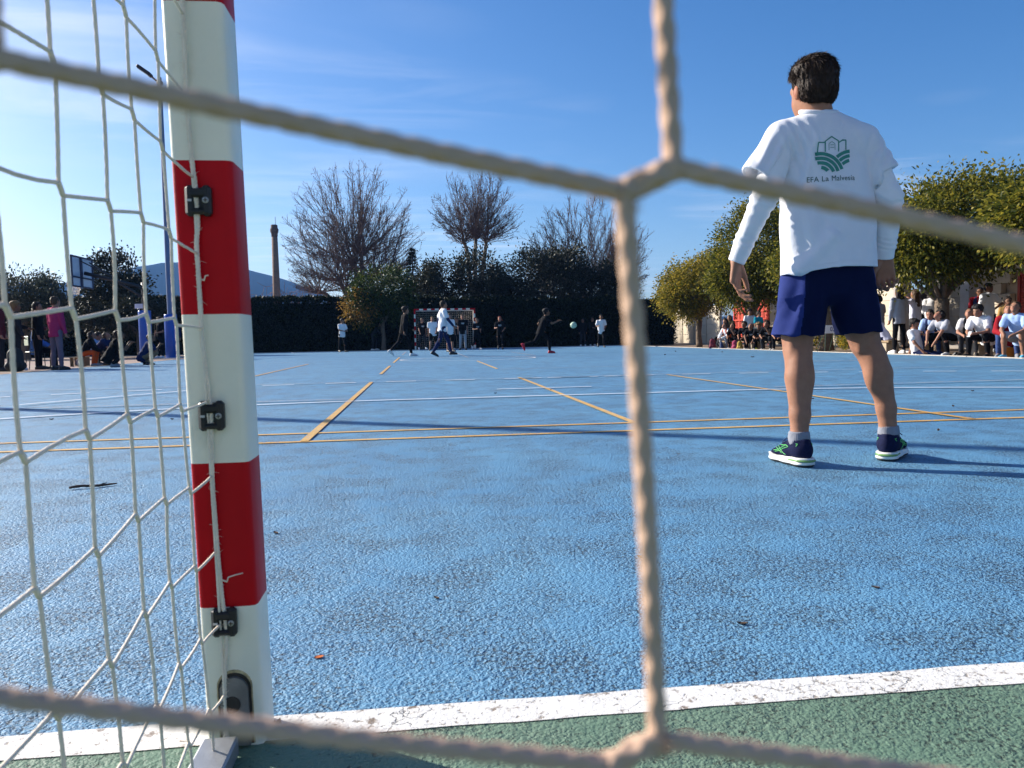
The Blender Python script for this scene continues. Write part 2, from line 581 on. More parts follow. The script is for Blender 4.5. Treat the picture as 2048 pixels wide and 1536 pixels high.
        hc = N(nt, 'ShaderNodeMath', operation='MULTIPLY_ADD'); l.new(cx.outputs[0], hc.inputs[0]); hc.inputs[1].default_value = -1.5; l.new(height.outputs[0], hc.inputs[2])
        height = hc
    l.new(last.outputs['Result'], b.inputs['Base Color'])
    bp = N(nt, 'ShaderNodeBump', Strength=min(1.0, bump), Distance=0.006 * bump)
    l.new(height.outputs[0], bp.inputs['Height'])
    l.new(bp.outputs[0], b.inputs['Normal'])
    return m


blue_paint = paint_mat('blue_court_paint', (0.084, 0.232, 0.398), (0.110, 0.278, 0.440), (0.016, 0.028, 0.044), grit=1.15, bump=0.95, speck=1.25, cracks=True, crk=(1.1, 0.0016, 3.0, 0.35))
green_paint = paint_mat('green_apron_paint', (0.090, 0.175, 0.118), (0.150, 0.225, 0.160), (0.018, 0.030, 0.022), grit=0.9, bump=0.75, speck=1.0, wear=(0.20, 0.20, 0.15), wear_lo=0.64)
white_paint = paint_mat('white_line_paint', (0.74, 0.72, 0.68), (0.80, 0.78, 0.74), (0.20, 0.16, 0.12), grit=0.5, bump=0.5, cracks=True, wear=(0.22, 0.17, 0.13), wear_lo=0.575, speck=0.8)
white_far = paint_mat('white_marking_paint', (0.66, 0.70, 0.74), (0.74, 0.76, 0.78), (0.25, 0.33, 0.45), grit=0.5, bump=0.3, wear=(0.07, 0.24, 0.52), wear_lo=0.60, speck=0.3)
yellow_paint = paint_mat('ochre_line_paint', (0.60, 0.33, 0.07), (0.66, 0.42, 0.14), (0.10, 0.10, 0.12), grit=0.6, bump=0.5, wear=(0.07, 0.23, 0.50), wear_lo=0.575, speck=0.6)
faint_yellow = paint_mat('faded_ochre_paint', (0.30, 0.29, 0.30), (0.42, 0.36, 0.28), (0.07, 0.14, 0.25), grit=0.6, bump=0.4, wear=(0.07, 0.24, 0.52), wear_lo=0.52, speck=0.5)
pink_paint = paint_mat('faded_red_court_paint', (0.34, 0.20, 0.19), (0.36, 0.30, 0.20), (0.1, 0.07, 0.06), grit=0.7, bump=0.4)

dirt = mat('bare_earth', (0.20, 0.14, 0.09), 0.95, 0.35, 0.8, 0.6, 14, bdist=0.05)
ground = tag(sheet('ground', -2750, 2750, -400, 2400, -0.045, dirt), kind='structure')

XL, XR, YN, YF = -8.9, 10.9, 1.174, 42.6
court = tag(sheet('court', XL, XR, YN, YF, 0.0, blue_paint), kind='structure')
apron = tag(sheet('apron', -14, 16, -8, YN, 0.0, green_paint), kind='structure')
other = tag(sheet('neighbouring_court', -32, XL, YN, YF, 0.0, pink_paint), kind='structure')
# earth verge with a low concrete edging on the right
conc = mat('concrete_edging', (0.42, 0.37, 0.31), 0.9, 0.2, 5, 0.3, 60)
k = MB()
for i in range(28):
    y0 = YN + i * 1.49
    k.box((XR + 0.05, y0 + 0.74, -0.02), (0.10, 1.475, 0.075), bev=0.006)
tag(k.build('kerb', conc), kind='structure')
k = MB()
for i in range(30):
    x0 = XL - 9 + i * 1.0
    k.box((x0, YF + 0.05, -0.02), (0.99, 0.10, 0.07), bev=0.006)
tag(k.build('kerb', conc), kind='structure')


def line_strip(name, pts, w, m, z=0.004, y_off=0.0):
    P = np.array(pts, float)
    T = np.gradient(P, axis=0); T /= np.linalg.norm(T, axis=1, keepdims=True)
    Nn = np.stack([-T[:, 1], T[:, 0]], 1)
    A, B = P + Nn * w / 2, P - Nn * w / 2
    V = [(x, y, z) for x, y in A] + [(x, y, z) for x, y in B]
    n = len(P)
    F = [[i, n + i, n + i + 1, i + 1] for i in range(n - 1)]
    o = link(name, np_mesh(name, V, F, m, False), court)
    return o


# goal line (ragged lower edge), near camera
xs = np.linspace(-8.9, 10.9, 400)
lo_e = 1.137 + 0.0012 * np.sin(xs * 31) + 0.0016 * vnoise(np.stack([xs, xs * 0, xs * 0], 1), 19, 3)
hi_e = 1.211 + 0.0010 * np.sin(xs * 23) + 0.0014 * vnoise(np.stack([xs, xs * 0, xs * 0], 1), 17, 4)
V = [(x, y, 0.0014) for x, y in zip(xs, lo_e)] + [(x, y, 0.0014) for x, y in zip(xs, hi_e)]
link('goal_line', np_mesh('goal_line', V, [[i, i + 1, 400 + i + 1, 400 + i] for i in range(399)], white_paint, False), court)
line_strip('cross_line', [(-8.8, 4.57), (0, 4.57), (10.8, 4.53)], 0.055, yellow_paint, 0.004)
line_strip('cross_line', [(-8.8, 4.99), (0, 4.98), (10.8, 5.0)], 0.055, yellow_paint, 0.004)
for x, segs in ((-0.68, [(4.57, 10.75), (13.2, 17.2), (19.4, 25.0), (29, 36)]), (1.37, [(4.98, 11.0), (14.2, 19.3), (23.0, 31.0)]), (3.45, [(4.55, 10.75), (23.5, 30.0)]), (-2.8, [(13, 20)])):
    for a, b in segs:
        line_strip('long_line', [(x, a), (x, (a + b) / 2), (x, b)], 0.05, yellow_paint if a < 20 else faint_yellow, 0.007)
GX = 1.283                                   # goal axis


def area(r, a0=0.0, a1=math.pi, n=60):
    pts = []
    for i in range(n + 1):
        a = math.pi - (math.pi) * i / n
        c = GX - 1.54 if a > math.pi / 2 else GX + 1.54
        pts.append((c + r * math.cos(a), 1.17 + r * math.sin(a)))
        if abs(a - math.pi / 2) < 1e-9:
            pts.append((GX, 1.17 + r)); pts.append((GX + 1.54, 1.17 + r))
    return pts


line_strip('goal_area_line', [q for q in area(6.28) if -8.8 < q[0] < 10.8], 0.055, white_far, 0.010)
# dashed nine-metre line
pts = np.array([q for q in area(9.5, n=200)])
ss = np.concatenate([[0], np.cumsum(np.linalg.norm(np.diff(pts, axis=0), axis=1))])
for s0 in np.arange(0.3, ss[-1], 0.80):
    s1 = s0 + 0.40
    q = np.array([[np.interp(s, ss, pts[:, 0]), np.interp(s, ss, pts[:, 1])] for s in np.linspace(s0, s1, 4)])
    if -8.8 < q[:, 0].min() and q[:, 0].max() < 10.8 and q[:, 1].min() > 1.3:
        line_strip('dashed_line', q, 0.06, white_far, 0.010)
line_strip('penalty_mark', [(0.82, 8.57), (1.35, 8.58), (1.89, 8.59)], 0.055, white_far, 0.010)
line_strip('faint_line', [(-6.0, 7.66), (-3, 7.66), (-0.70, 7.66)], 0.05, faint_yellow, 0.0135)
line_strip('faint_line', [(3.6, 7.68), (6, 7.72), (10.8, 7.80)], 0.05, faint_yellow, 0.0135)
line_strip('faint_line', [(-8.8, 10.72), (1, 10.72), (10.8, 10.75)], 0.045, faint_yellow, 0.0135)
line_strip('faint_line', [(-3.9, 8.1), (-3.1, 9.3), (-2.2, 10.6)], 0.05, white_far, 0.0165)
line_strip('faint_line', [(5.6, 16.3), (8, 14.2), (10.5, 12.6)], 0.05, faint_yellow, 0.004)
line_strip('faint_line', [(1.4, 13.9), (5, 13.95), (10.7, 14.0)], 0.05, faint_yellow, 0.0105)
line_strip('halfway_line', [(-8.8, 21.6), (1, 21.6), (10.8, 21.6)], 0.05, faint_yellow, 0.0135)
line_strip('centre_circle', [(GX + 1.85 * math.cos(a), 21.6 + 1.85 * math.sin(a)) for a in np.linspace(0, 2 * math.pi, 65)], 0.07, white_far, 0.010)
line_strip('side_line', [(XL + 0.12, 1.3), (XL + 0.12, 20), (XL + 0.12, 42)], 0.06, yellow_paint, 0.0165)
mir = area(6.28)
line_strip('goal_area_line', [(x, 42.3 - (y - 1.17) * 1.0 - 0.95) for x, y in mir if -8.8 < x < 10.8], 0.06, white_far, 0.010)

# litter on the court: stick, fallen leaves, bits
bark = mat('dry_twig', (0.075, 0.05, 0.04), 0.9, 0.3, 30, 0.4, 80)
P = [(-1.42 + 0.16 * t, 3.30 + 0.06 * t + 0.008 * math.sin(9 * t), 0.009 + 0.002 * math.sin(6 * t)) for t in np.linspace(0, 1, 9)]
o = MB().tube(P, [0.005, 0.006, 0.0055, 0.006, 0.005, 0.0055, 0.005, 0.004, 0.003], 6).tube([P[5], (P[5][0] + 0.012, P[5][1] + 0.012, 0.013), (P[5][0] + 0.02, P[5][1] + 0.03, 0.014)], [0.003, 0.0025, 0.0015], 5).build('stick', bark)
tag(o, 'thin dark twig lying on the blue court behind the net at left', 'twig')


def leaf_litter(name, x, y, L, W, rz, m, label, curl=0.3, group=None):
    n, w = 9, 5
    V = []
    for i in range(n):
        t = i / (n - 1); hw = W / 2 * math.sin(math.pi * t) ** 0.7
        for j in range(w):
            s = (j / (w - 1) * 2 - 1)
            V.append(((t - .5) * L, s * hw, 0.0012 + curl * W * s * s * 0.8 + curl * L * 0.35 * (2 * t - 1) ** 2))
    F = [[i * w + j, i * w + j + 1, (i + 1) * w + j + 1, (i + 1) * w + j] for i in range(n - 1) for j in range(w - 1)]
    V = np.array(V)
    Vb = V.copy(); Vb[:, 2] -= 0.0012
    F = F + [[a + len(V) for a in f[::-1]] for f in F]
    o = link(name, np_mesh(name, np.concatenate([V, Vb]), F, m))
    o.location = (x, y, 0.001); o.rotation_euler = (0, 0, rz)
    return tag(o, label, 'leaf', group)


leaf_litter('fallen_leaf', -0.20, 1.43, 0.018, 0.011, 0.3, mat('orange_leaf', (0.62, 0.16, 0.03), 0.6, 0.2, 60), 'small orange fallen leaf on the blue court beside the striped post', 0.10)
brn = mat('brown_leaf', (0.09, 0.055, 0.035), 0.8, 0.3, 30)
for (x, y, s) in [(0.55, 1.95, .016), (0.02, 1.72, .014), (1.0, 1.62, .014), (0.62, 1.46, .016), (-0.45, 2.4, .02), (2.5, 1.75, .016), (1.75, 1.55, .013)]:
    leaf_litter('fallen_leaf', x, y, s * 1.3, s * .6, random.uniform(0, 3), brn, 'tiny dry brown leaf scrap on the blue court near the goal line', 0.2, 'dry leaf scraps on the near court')
for (x, y) in [(3.9, 5.35), (3.3, 6.3), (5.0, 6.6), (-1.9, 6.2), (0.75, 8.0), (1.37, 8.25), (6.7, 21.0), (8.9, 22.4), (8.2, 24.6), (9.3, 19.0), (-2.9, 6.5), (2.9, 4.1), (9.9, 20.5), (7.6, 17.3)]:
    leaf_litter('fallen_leaf', x, y, 0.08 if y > 10 else 0.03, 0.04 if y > 10 else 0.016, random.uniform(0, 3), brn, 'dark dry leaf lying out on the blue court', 0.5, 'dry leaves further out on the court')

# ---------------------------------------------------------------- hills
hill_m = mat('wooded_hillside', (0.009, 0.015, 0.014), 0.95, 0.35, 0.02, 0.0, spec=0.0)


def hill(name, prof, depth, label_seed, jag):
    xs = np.linspace(prof[0][0], prof[-1][0], 260)
    zs = np.interp(xs, [q[0] for q in prof], [q[1] for q in prof])
    # smooth
    for _ in range(14):
        zs = np.convolve(np.pad(zs, 1, 'edge'), [.25, .5, .25], 'valid')
    V = []; rows = 10
    for r in range(rows):
        t = r / (rows - 1)
        for i, x in enumerate(xs):
            s = math.sin(t * math.pi / 2)
            nz = vnoise(np.array([[x * 0.02, r * 0.9, label_seed]]), 1.0, 9)[0] * 8 * s * (1 - s * 0.4)
            j = (vnoise(np.array([[x * 0.25, r, 3.1]]), 1.0, 8)[0] + vnoise(np.array([[x * 0.09, r, 7.1]]), 1.0, 7)[0]) * jag
            V.append((x, depth - 500 + 500 * t, -2 + (zs[i] + 2) * s + nz + j * s))
    for i, x in enumerate(xs):
        V.append((x, depth + 400, -5))
    n = len(xs)
    F = [[r * n + i, r * n + i + 1, (r + 1) * n + i + 1, (r + 1) * n + i] for r in range(rows) for i in range(n - 1)]
    return tag(link(name, np_mesh(name, V, F, hill_m)), kind='structure')


hill('hills', [(-2600, 40), (-1500, 90), (-1000, 118), (-760, 112), (-640, 110), (-560, 104), (-520, 126), (-475, 147), (-430, 150), (-370, 140), (-318, 134), (-260, 126), (-225, 112), (-190, 84), (-120, 55), (100, 40), (700, 30), (2200, 30)], 1500, 2.3, 1.6)

# ---------------------------------------------------------------- foliage tools
def leaves(P, D, L, W, seed, droop=0.0):
    """diamond leaves at points P, pointing roughly along D; returns V,F"""
    r = np.random.default_rng(seed)
    n = len(P)
    d = D + r.normal(0, 0.55, (n, 3)); d[:, 2] -= droop
    d /= np.linalg.norm(d, axis=1, keepdims=True)
    q = r.normal(0, 1, (n, 3)); s = np.cross(d, q); s /= np.linalg.norm(s, axis=1, keepdims=True) + 1e-9
    l = (L * r.uniform(0.65, 1.3, n))[:, None]; w = (W * r.uniform(0.7, 1.3, n))[:, None]
    up_ = np.cross(s, d)
    V = np.stack([P, P + d * l * 0.5 + s * w * 0.5 + up_ * w * .15, P + d * l, P + d * l * 0.5 - s * w * 0.5 + up_ * w * .15], 1).reshape(-1, 3)
    F = np.arange(4 * n).reshape(n, 4)
    return V, F


def crown_pts(lobes, n, seed, clump=0.28, nclump=None, shell=0.75, ymin=None):
    """points clustered in clumps over lobes [(c, r)]; lets gaps through"""
    r = np.random.default_rng(seed)
    C = np.array([c for c, _ in lobes]); Rr = np.array([q for _, q in lobes], float)
    wt = Rr.prod(1) ** (2 / 3); wt /= wt.sum()
    nc = nclump or max(60, n // 110)
    li = r.choice(len(lobes), nc, p=wt)
    u = r.normal(0, 1, (nc, 3)); u /= np.linalg.norm(u, axis=1, keepdims=True)
    rad = np.where(r.random(nc) < shell, r.uniform(0.82, 1.06, nc), r.uniform(0.2, 0.85, nc))
    cc = C[li] + u * Rr[li] * rad[:, None]
    sz = r.uniform(0.5, 1.5, nc)
    k = r.choice(nc, n, p=sz / sz.sum())
    P = cc[k] + r.normal(0, clump, (n, 3)) * sz[k][:, None] ** .5
    D = P - C[li[k]]
    D /= np.linalg.norm(D, axis=1, keepdims=True) + 1e-9
    return P, D, cc


def limb(mb, a, b, r0, r1, seed, n=7, wob=0.12, sides=7, up_=0.0):
    r = np.random.default_rng(seed)
    a, b = np.array(a, float), np.array(b, float)
    L = np.linalg.norm(b - a)
    off = r.normal(0, wob * L * 0.3, (3, 3))
    P = []
    for t in np.linspace(0, 1, n):
        w = sum(off[i] * math.sin(math.pi * t * (i + 1)) / (i + 1) for i in range(3))
        P.append(a + (b - a) * t + w + np.array((0, 0, up_ * math.sin(math.pi * t))))
    mb.tube(P, np.linspace(r0, r1, n), sides)
    return np.array(P)


bark_m = mat('grey_brown_bark', (0.16, 0.115, 0.08), 0.9, 0.4, 9, 0.9, 26, bdist=0.03)
bark_d = mat('dark_bark', (0.085, 0.065, 0.055), 0.9, 0.35, 9, 0.8, 26, bdist=0.03)
leaf_green = leaf_mat('olive_green_leaves', [(0.030, 0.042, 0.010), (0.080, 0.092, 0.014), (0.165, 0.155, 0.020), (0.31, 0.25, 0.03)], 0.45)
leaf_yellow = leaf_mat('yellowing_leaves', [(0.06, 0.085, 0.016), (0.16, 0.145, 0.024), (0.29, 0.22, 0.03), (0.42, 0.30, 0.04)], 0.45)
leaf_lush = leaf_mat('fresh_green_leaves', [(0.03, 0.06, 0.012), (0.055, 0.095, 0.016), (0.085, 0.13, 0.02), (0.14, 0.16, 0.025)], 0.35)
leaf_mid = leaf_mat('glossy_dark_green_leaves', [(0.016, 0.03, 0.009), (0.03, 0.05, 0.012), (0.05, 0.075, 0.016), (0.09, 0.11, 0.02)], 0.22)
leaf_dark = leaf_mat('dark_evergreen_leaves', spec=0.2, cols=[(0.012, 0.018, 0.010), (0.022, 0.028, 0.016), (0.035, 0.038, 0.022), (0.055, 0.052, 0.034)], trans=0.15)
leaf_grey = leaf_mat('grey_olive_leaves', [(0.03, 0.04, 0.026), (0.05, 0.06, 0.042), (0.075, 0.085, 0.06), (0.10, 0.105, 0.075)], 0.2)
leaf_hedge = leaf_mat('cypress_hedge_sprays', spec=0.08, cols=[(0.006, 0.010, 0.006), (0.010, 0.016, 0.008), (0.015, 0.022, 0.010), (0.032, 0.040, 0.014)], trans=0.10)
leaf_rust = leaf_mat('rusty_leaves', [(0.16, 0.10, 0.03), (0.26, 0.13, 0.03), (0.34, 0.20, 0.04), (0.12, 0.10, 0.03)], 0.35)


def leafy_tree(name, base, fork_z, lobes, n, L, W, m, seed, label, trunk_r=0.14, clump=0.26, droop=0.3, bark=None, extra=None, group=None, cat='tree', nbr=9, core=None):
    bx, by = base
    t = empty(name, (bx, by, -0.03), 0, label, cat, group)
    mb = MB()
    C = np.mean([c for c, _ in lobes], 0)
    r = np.random.default_rng(seed)
    lean = np.array([r.normal(0, .05), r.normal(0, .05), 0])
    fork = np.array((0, 0, fork_z)) + lean
    zz = np.linspace(0, 1, 9)
    P = [np.array((0, 0, 0)) * (1 - q) + fork * q + np.array((0.03 * math.sin(5 * q + seed), 0.03 * math.cos(4 * q), 0)) * math.sin(math.pi * q) for q in zz]
    mb.tube(P, [trunk_r * (1.45 - 1.2 * q + 0.9 * q * q) if q < .6 else trunk_r * (1.06 + .15 * q) for q in zz], 12)
    lobes_l = [(np.array(c) - (bx, by, 0), np.array(q)) for c, q in lobes]
    Pts, D, cc = crown_pts(lobes_l, n, seed, clump)
    tg = cc[r.choice(len(cc), nbr, replace=False)]
    for i, q in enumerate(tg):
        end = fork + (q - fork) * 0.85
        pp = limb(mb, fork - (0, 0, 0.08), end, trunk_r * r.uniform(.42, .65), trunk_r * .10, seed * 31 + i, 8, 0.10, 7, 0.1)
        for j in range(2):
            s = pp[3 + j * 2]
            e2 = cc[r.integers(len(cc))]
            limb(mb, s, s + (e2 - s) * 0.5, trunk_r * .22, trunk_r * .05, seed * 57 + i * 3 + j, 5, 0.12, 5)
    mb.build('trunk', bark or bark_m, t, True)
    V, F = leaves(Pts, D, L, W, seed + 1, droop)
    tag(link('crown', np_mesh('crown', V, F, m, False), t), kind='stuff')
    if extra:
        (sel, m2, n2) = extra
        P2, D2, _ = crown_pts([(np.array(c) - (bx, by, 0), np.array(q)) for c, q in sel], n2, seed + 9, clump)
        V, F = leaves(P2, D2, L, W, seed + 2, droop)
        tag(link('turning_leaves', np_mesh('turning_leaves', V, F, m2, False), t), kind='stuff')
    return t


# the row of mop-headed trees along the right-hand side
leafy_tree('pollard_tree', (12.62, 34.5), 1.25, [((12.7, 34.5, 2.75), (1.75, 1.6, 1.15)), ((11.9, 34.3, 2.2), (1.0, 1.1, .75)), ((13.3, 34.6, 3.35), (1.0, 1.0, .85))], 30000, 0.12, 0.062, leaf_yellow, 21, 'round-headed tree with yellow leaves in front of the red gate', 0.11, 0.20, 0.35, group='mop-headed trees along the right side')
leafy_tree('pollard_tree', (13.14, 30.0), 1.15, [((13.55, 30.0, 3.75), (1.65, 1.6, 1.75)), ((12.6, 29.8, 2.7), (1.1, 1.1, .95)), ((14.3, 30.2, 2.9), (1.1, 1.1, 1.0))], 36000, 0.12, 0.062, leaf_green, 22, 'tall green round-headed tree behind the bench of seated children in black', 0.15, 0.22, 0.35, group='mop-headed trees along the right side')
leafy_tree('pollard_tree', (12.25, 22.6), 1.3, [((12.3, 22.6, 2.55), (1.45, 1.4, .75)), ((12.9, 22.7, 2.7), (1.0, 1.0, .6))], 30000, 0.115, 0.06, leaf_green, 23, 'round-headed tree half hidden behind the goalkeeper, trunk by the white sign', 0.19, 0.22, 0.35, group='mop-headed trees along the right side')
leafy_tree('pollard_tree', (12.51, 17.7), 1.32, [((12.75, 17.8, 3.0), (1.85, 1.7, 1.05)), ((12.1, 17.5, 2.55), (1.25, 1.3, .62)), ((13.6, 17.9, 3.3), (1.3, 1.3, .95)), ((11.6, 17.3, 2.75), (.75, .85, .7))], 46000, 0.105, 0.052, leaf_green, 24, 'broad olive-green round-headed tree above the group of seated boys', 0.135, 0.20, 0.4, group='mop-headed trees along the right side')
leafy_tree('pollard_tree', (13.1, 14.0), 1.35, [((12.9, 14.0, 2.75), (1.6, 1.5, .82)), ((12.2, 13.9, 2.75), (.95, 1.0, .62)), ((13.9, 14.0, 2.9), (1.1, 1.1, .75))], 36000, 0.105, 0.052, leaf_green, 25, 'round-headed tree with its crown cut by the right edge of the picture', 0.14, 0.20, 0.4, group='mop-headed trees along the right side')

# far side: round tree with rusty skirt, holm oaks, shaded trees at the left
leafy_tree('privet_tree', (-2.0, 42.9), 1.55, [((-2.0, 42.9, 3.25), (1.5, 1.4, 1.45)), ((-2.9, 42.8, 2.35), (.95, 1.0, .85)), ((-1.4, 42.9, 2.5), (.85, .9, .85))], 15000, 0.14, 0.08, leaf_mid, 31, 'round dark green tree with rusty leaves on its left, before the hedge', 0.10, 0.22, 0.2, extra=([((-3.15, 42.4, 2.3), (.75, .7, .75))], leaf_rust, 1500))
for (nm, base, lobes, n, lab, sd) in [
    ('holm_oak', (2.6, 47.4), [((2.3, 47.2, 3.3), (2.7, 2.0, 1.9)), ((0.4, 47.2, 2.8), (1.4, 1.5, 1.5)), ((3.8, 47.2, 4.2), (1.6, 1.5, 1.5)), ((5.0, 47.3, 2.9), (1.3, 1.4, 1.4)), ((1.6, 47.2, 4.3), (1.2, 1.2, 1.1))], 26000, 'wide dark evergreen oak standing right behind the far goal', 41),
    ('holm_oak', (8.3, 47.6), [((8.4, 47.4, 3.7), (2.0, 1.8, 1.9)), ((7.1, 47.3, 4.6), (1.3, 1.3, 1.2)), ((9.8, 47.4, 3.2), (1.3, 1.4, 1.6)), ((6.4, 47.3, 2.9), (1.0, 1.2, 1.2)), ((9.0, 47.4, 5.0), (1.1, 1.1, .9))], 22000, 'dark evergreen oak with two bumps, right of the far goal', 42),
    ('holm_oak', (11.5, 47.0), [((11.5, 46.8, 3.3), (.85, 1.0, 1.5)), ((12.1, 46.8, 2.6), (.9, 1.0, 1.0))], 8000, 'narrow dark evergreen at the right end of the far hedge', 43)]:
    leafy_tree(nm, base, 1.3, lobes, n, 0.17, 0.085, leaf_dark, sd, lab, 0.22, 0.30, 0.0, bark_d, group='evergreen oaks behind the hedge')
leafy_tree('laurel_tree', (-14.1, 38.6), 1.3, [((-14.0, 38.5, 3.3), (1.25, 1.2, 1.5)), ((-14.4, 38.5, 2.3), (1.2, 1.2, .95)), ((-13.5, 38.5, 2.4), (.9, 1.0, .9))], 14000, 0.15, 0.08, leaf_dark, 51, 'dark pointed evergreen tree behind the basketball backboard', 0.14, 0.22, 0.0, bark_d)
leafy_tree('olive_tree', (-17.2, 36.5), 1.0, [((-17.3, 36.4, 2.5), (1.5, 1.3, 1.2)), ((-16.1, 36.3, 2.2), (1.0, 1.0, 1.0)), ((-18.6, 36.5, 2.3), (1.2, 1.2, 1.1))], 14000, 0.15, 0.06, leaf_grey, 52, 'grey-green bushy olive tree at the far left behind the spectators', 0.15, 0.24, 0.0)
leafy_tree('shade_tree', (-12.3, 36.2), 1.15, [((-12.4, 36.2, 2.0), (1.3, 1.1, .6)), ((-13.4, 36.2, 1.7), (1.0, 1.0, .5))], 7000, 0.14, 0.07, leaf_dark, 53, 'low dark tree in front of the hedge, beside the blue padded posts', 0.10, 0.20, 0.2, bark_d)

# ---------------------------------------------------------------- hedges
def hedge(name, x0, x1, y, h0, h1, depth, n, seed, label):
    t = empty(name, ((x0 + x1) / 2, y, -0.03), 0, label, 'hedge')
    ox = (x0 + x1) / 2
    r = np.random.default_rng(seed)
    xs = r.uniform(x0, x1, n); hh = np.interp(xs, [x0, x1], [h0, h1])
    hh = hh + 0.10 * vnoise(np.stack([xs, xs * 0, xs * 0], 1), 1.3, 21) + .05 * vnoise(np.stack([xs, xs * 0, xs * 0], 1), 4.0, 22)
    z = hh * r.random(n) ** 0.8
    face = r.random(n) < 0.72
    bulge = 0.16 * vnoise(np.stack([xs, z, z * 0], 1), 1.1, 23) + 0.08 * vnoise(np.stack([xs, z, z * 0], 1), 3.3, 24)
    yy = np.where(face, -depth / 2 + bulge * -1 + r.normal(0, .05, n), r.uniform(-depth / 2, depth / 2, n))
    z = np.where(face, z, hh + r.normal(0, 0.05, n))
    P = np.stack([xs - ox, yy, z], 1)
    D = np.stack([np.zeros(n), np.where(face, -0.6, 0), np.where(face, .7, 1.0)], 1)
    V, F = leaves(P, D, 0.20, 0.075, seed + 3, 0)
    tag(link('foliage', np_mesh('foliage', V, F, leaf_hedge, False), t), kind='stuff')
    # solid dark boxes added inside the foliage to block light
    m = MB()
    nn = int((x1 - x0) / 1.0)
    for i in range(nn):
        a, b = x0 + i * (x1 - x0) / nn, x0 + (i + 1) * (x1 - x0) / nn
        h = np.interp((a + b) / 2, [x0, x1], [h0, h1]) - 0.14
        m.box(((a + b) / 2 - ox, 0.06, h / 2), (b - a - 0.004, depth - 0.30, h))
    m.build('light_block_core', mat('hedge_light_block', (0.008, 0.010, 0.006), 1.0, 0.3, 4, 0.6, 9, spec=0.0, bdist=0.1), t)
    return t


hedge('hedge', -33, 14.6, 44.4, 3.2, 2.5, 1.1, 90000, 61, 'tall dark clipped hedge running behind the far goal')

# ---------------------------------------------------------------- bare plane trees
plane_bark = mat('plane_tree_bark', (0.16, 0.125, 0.10), 0.9, 0.35, 3, 0.5, 20, bdist=0.02)
plane_twig = mat('grey_brown_twigs', (0.125, 0.085, 0.078), 0.85, 0.3, 2)


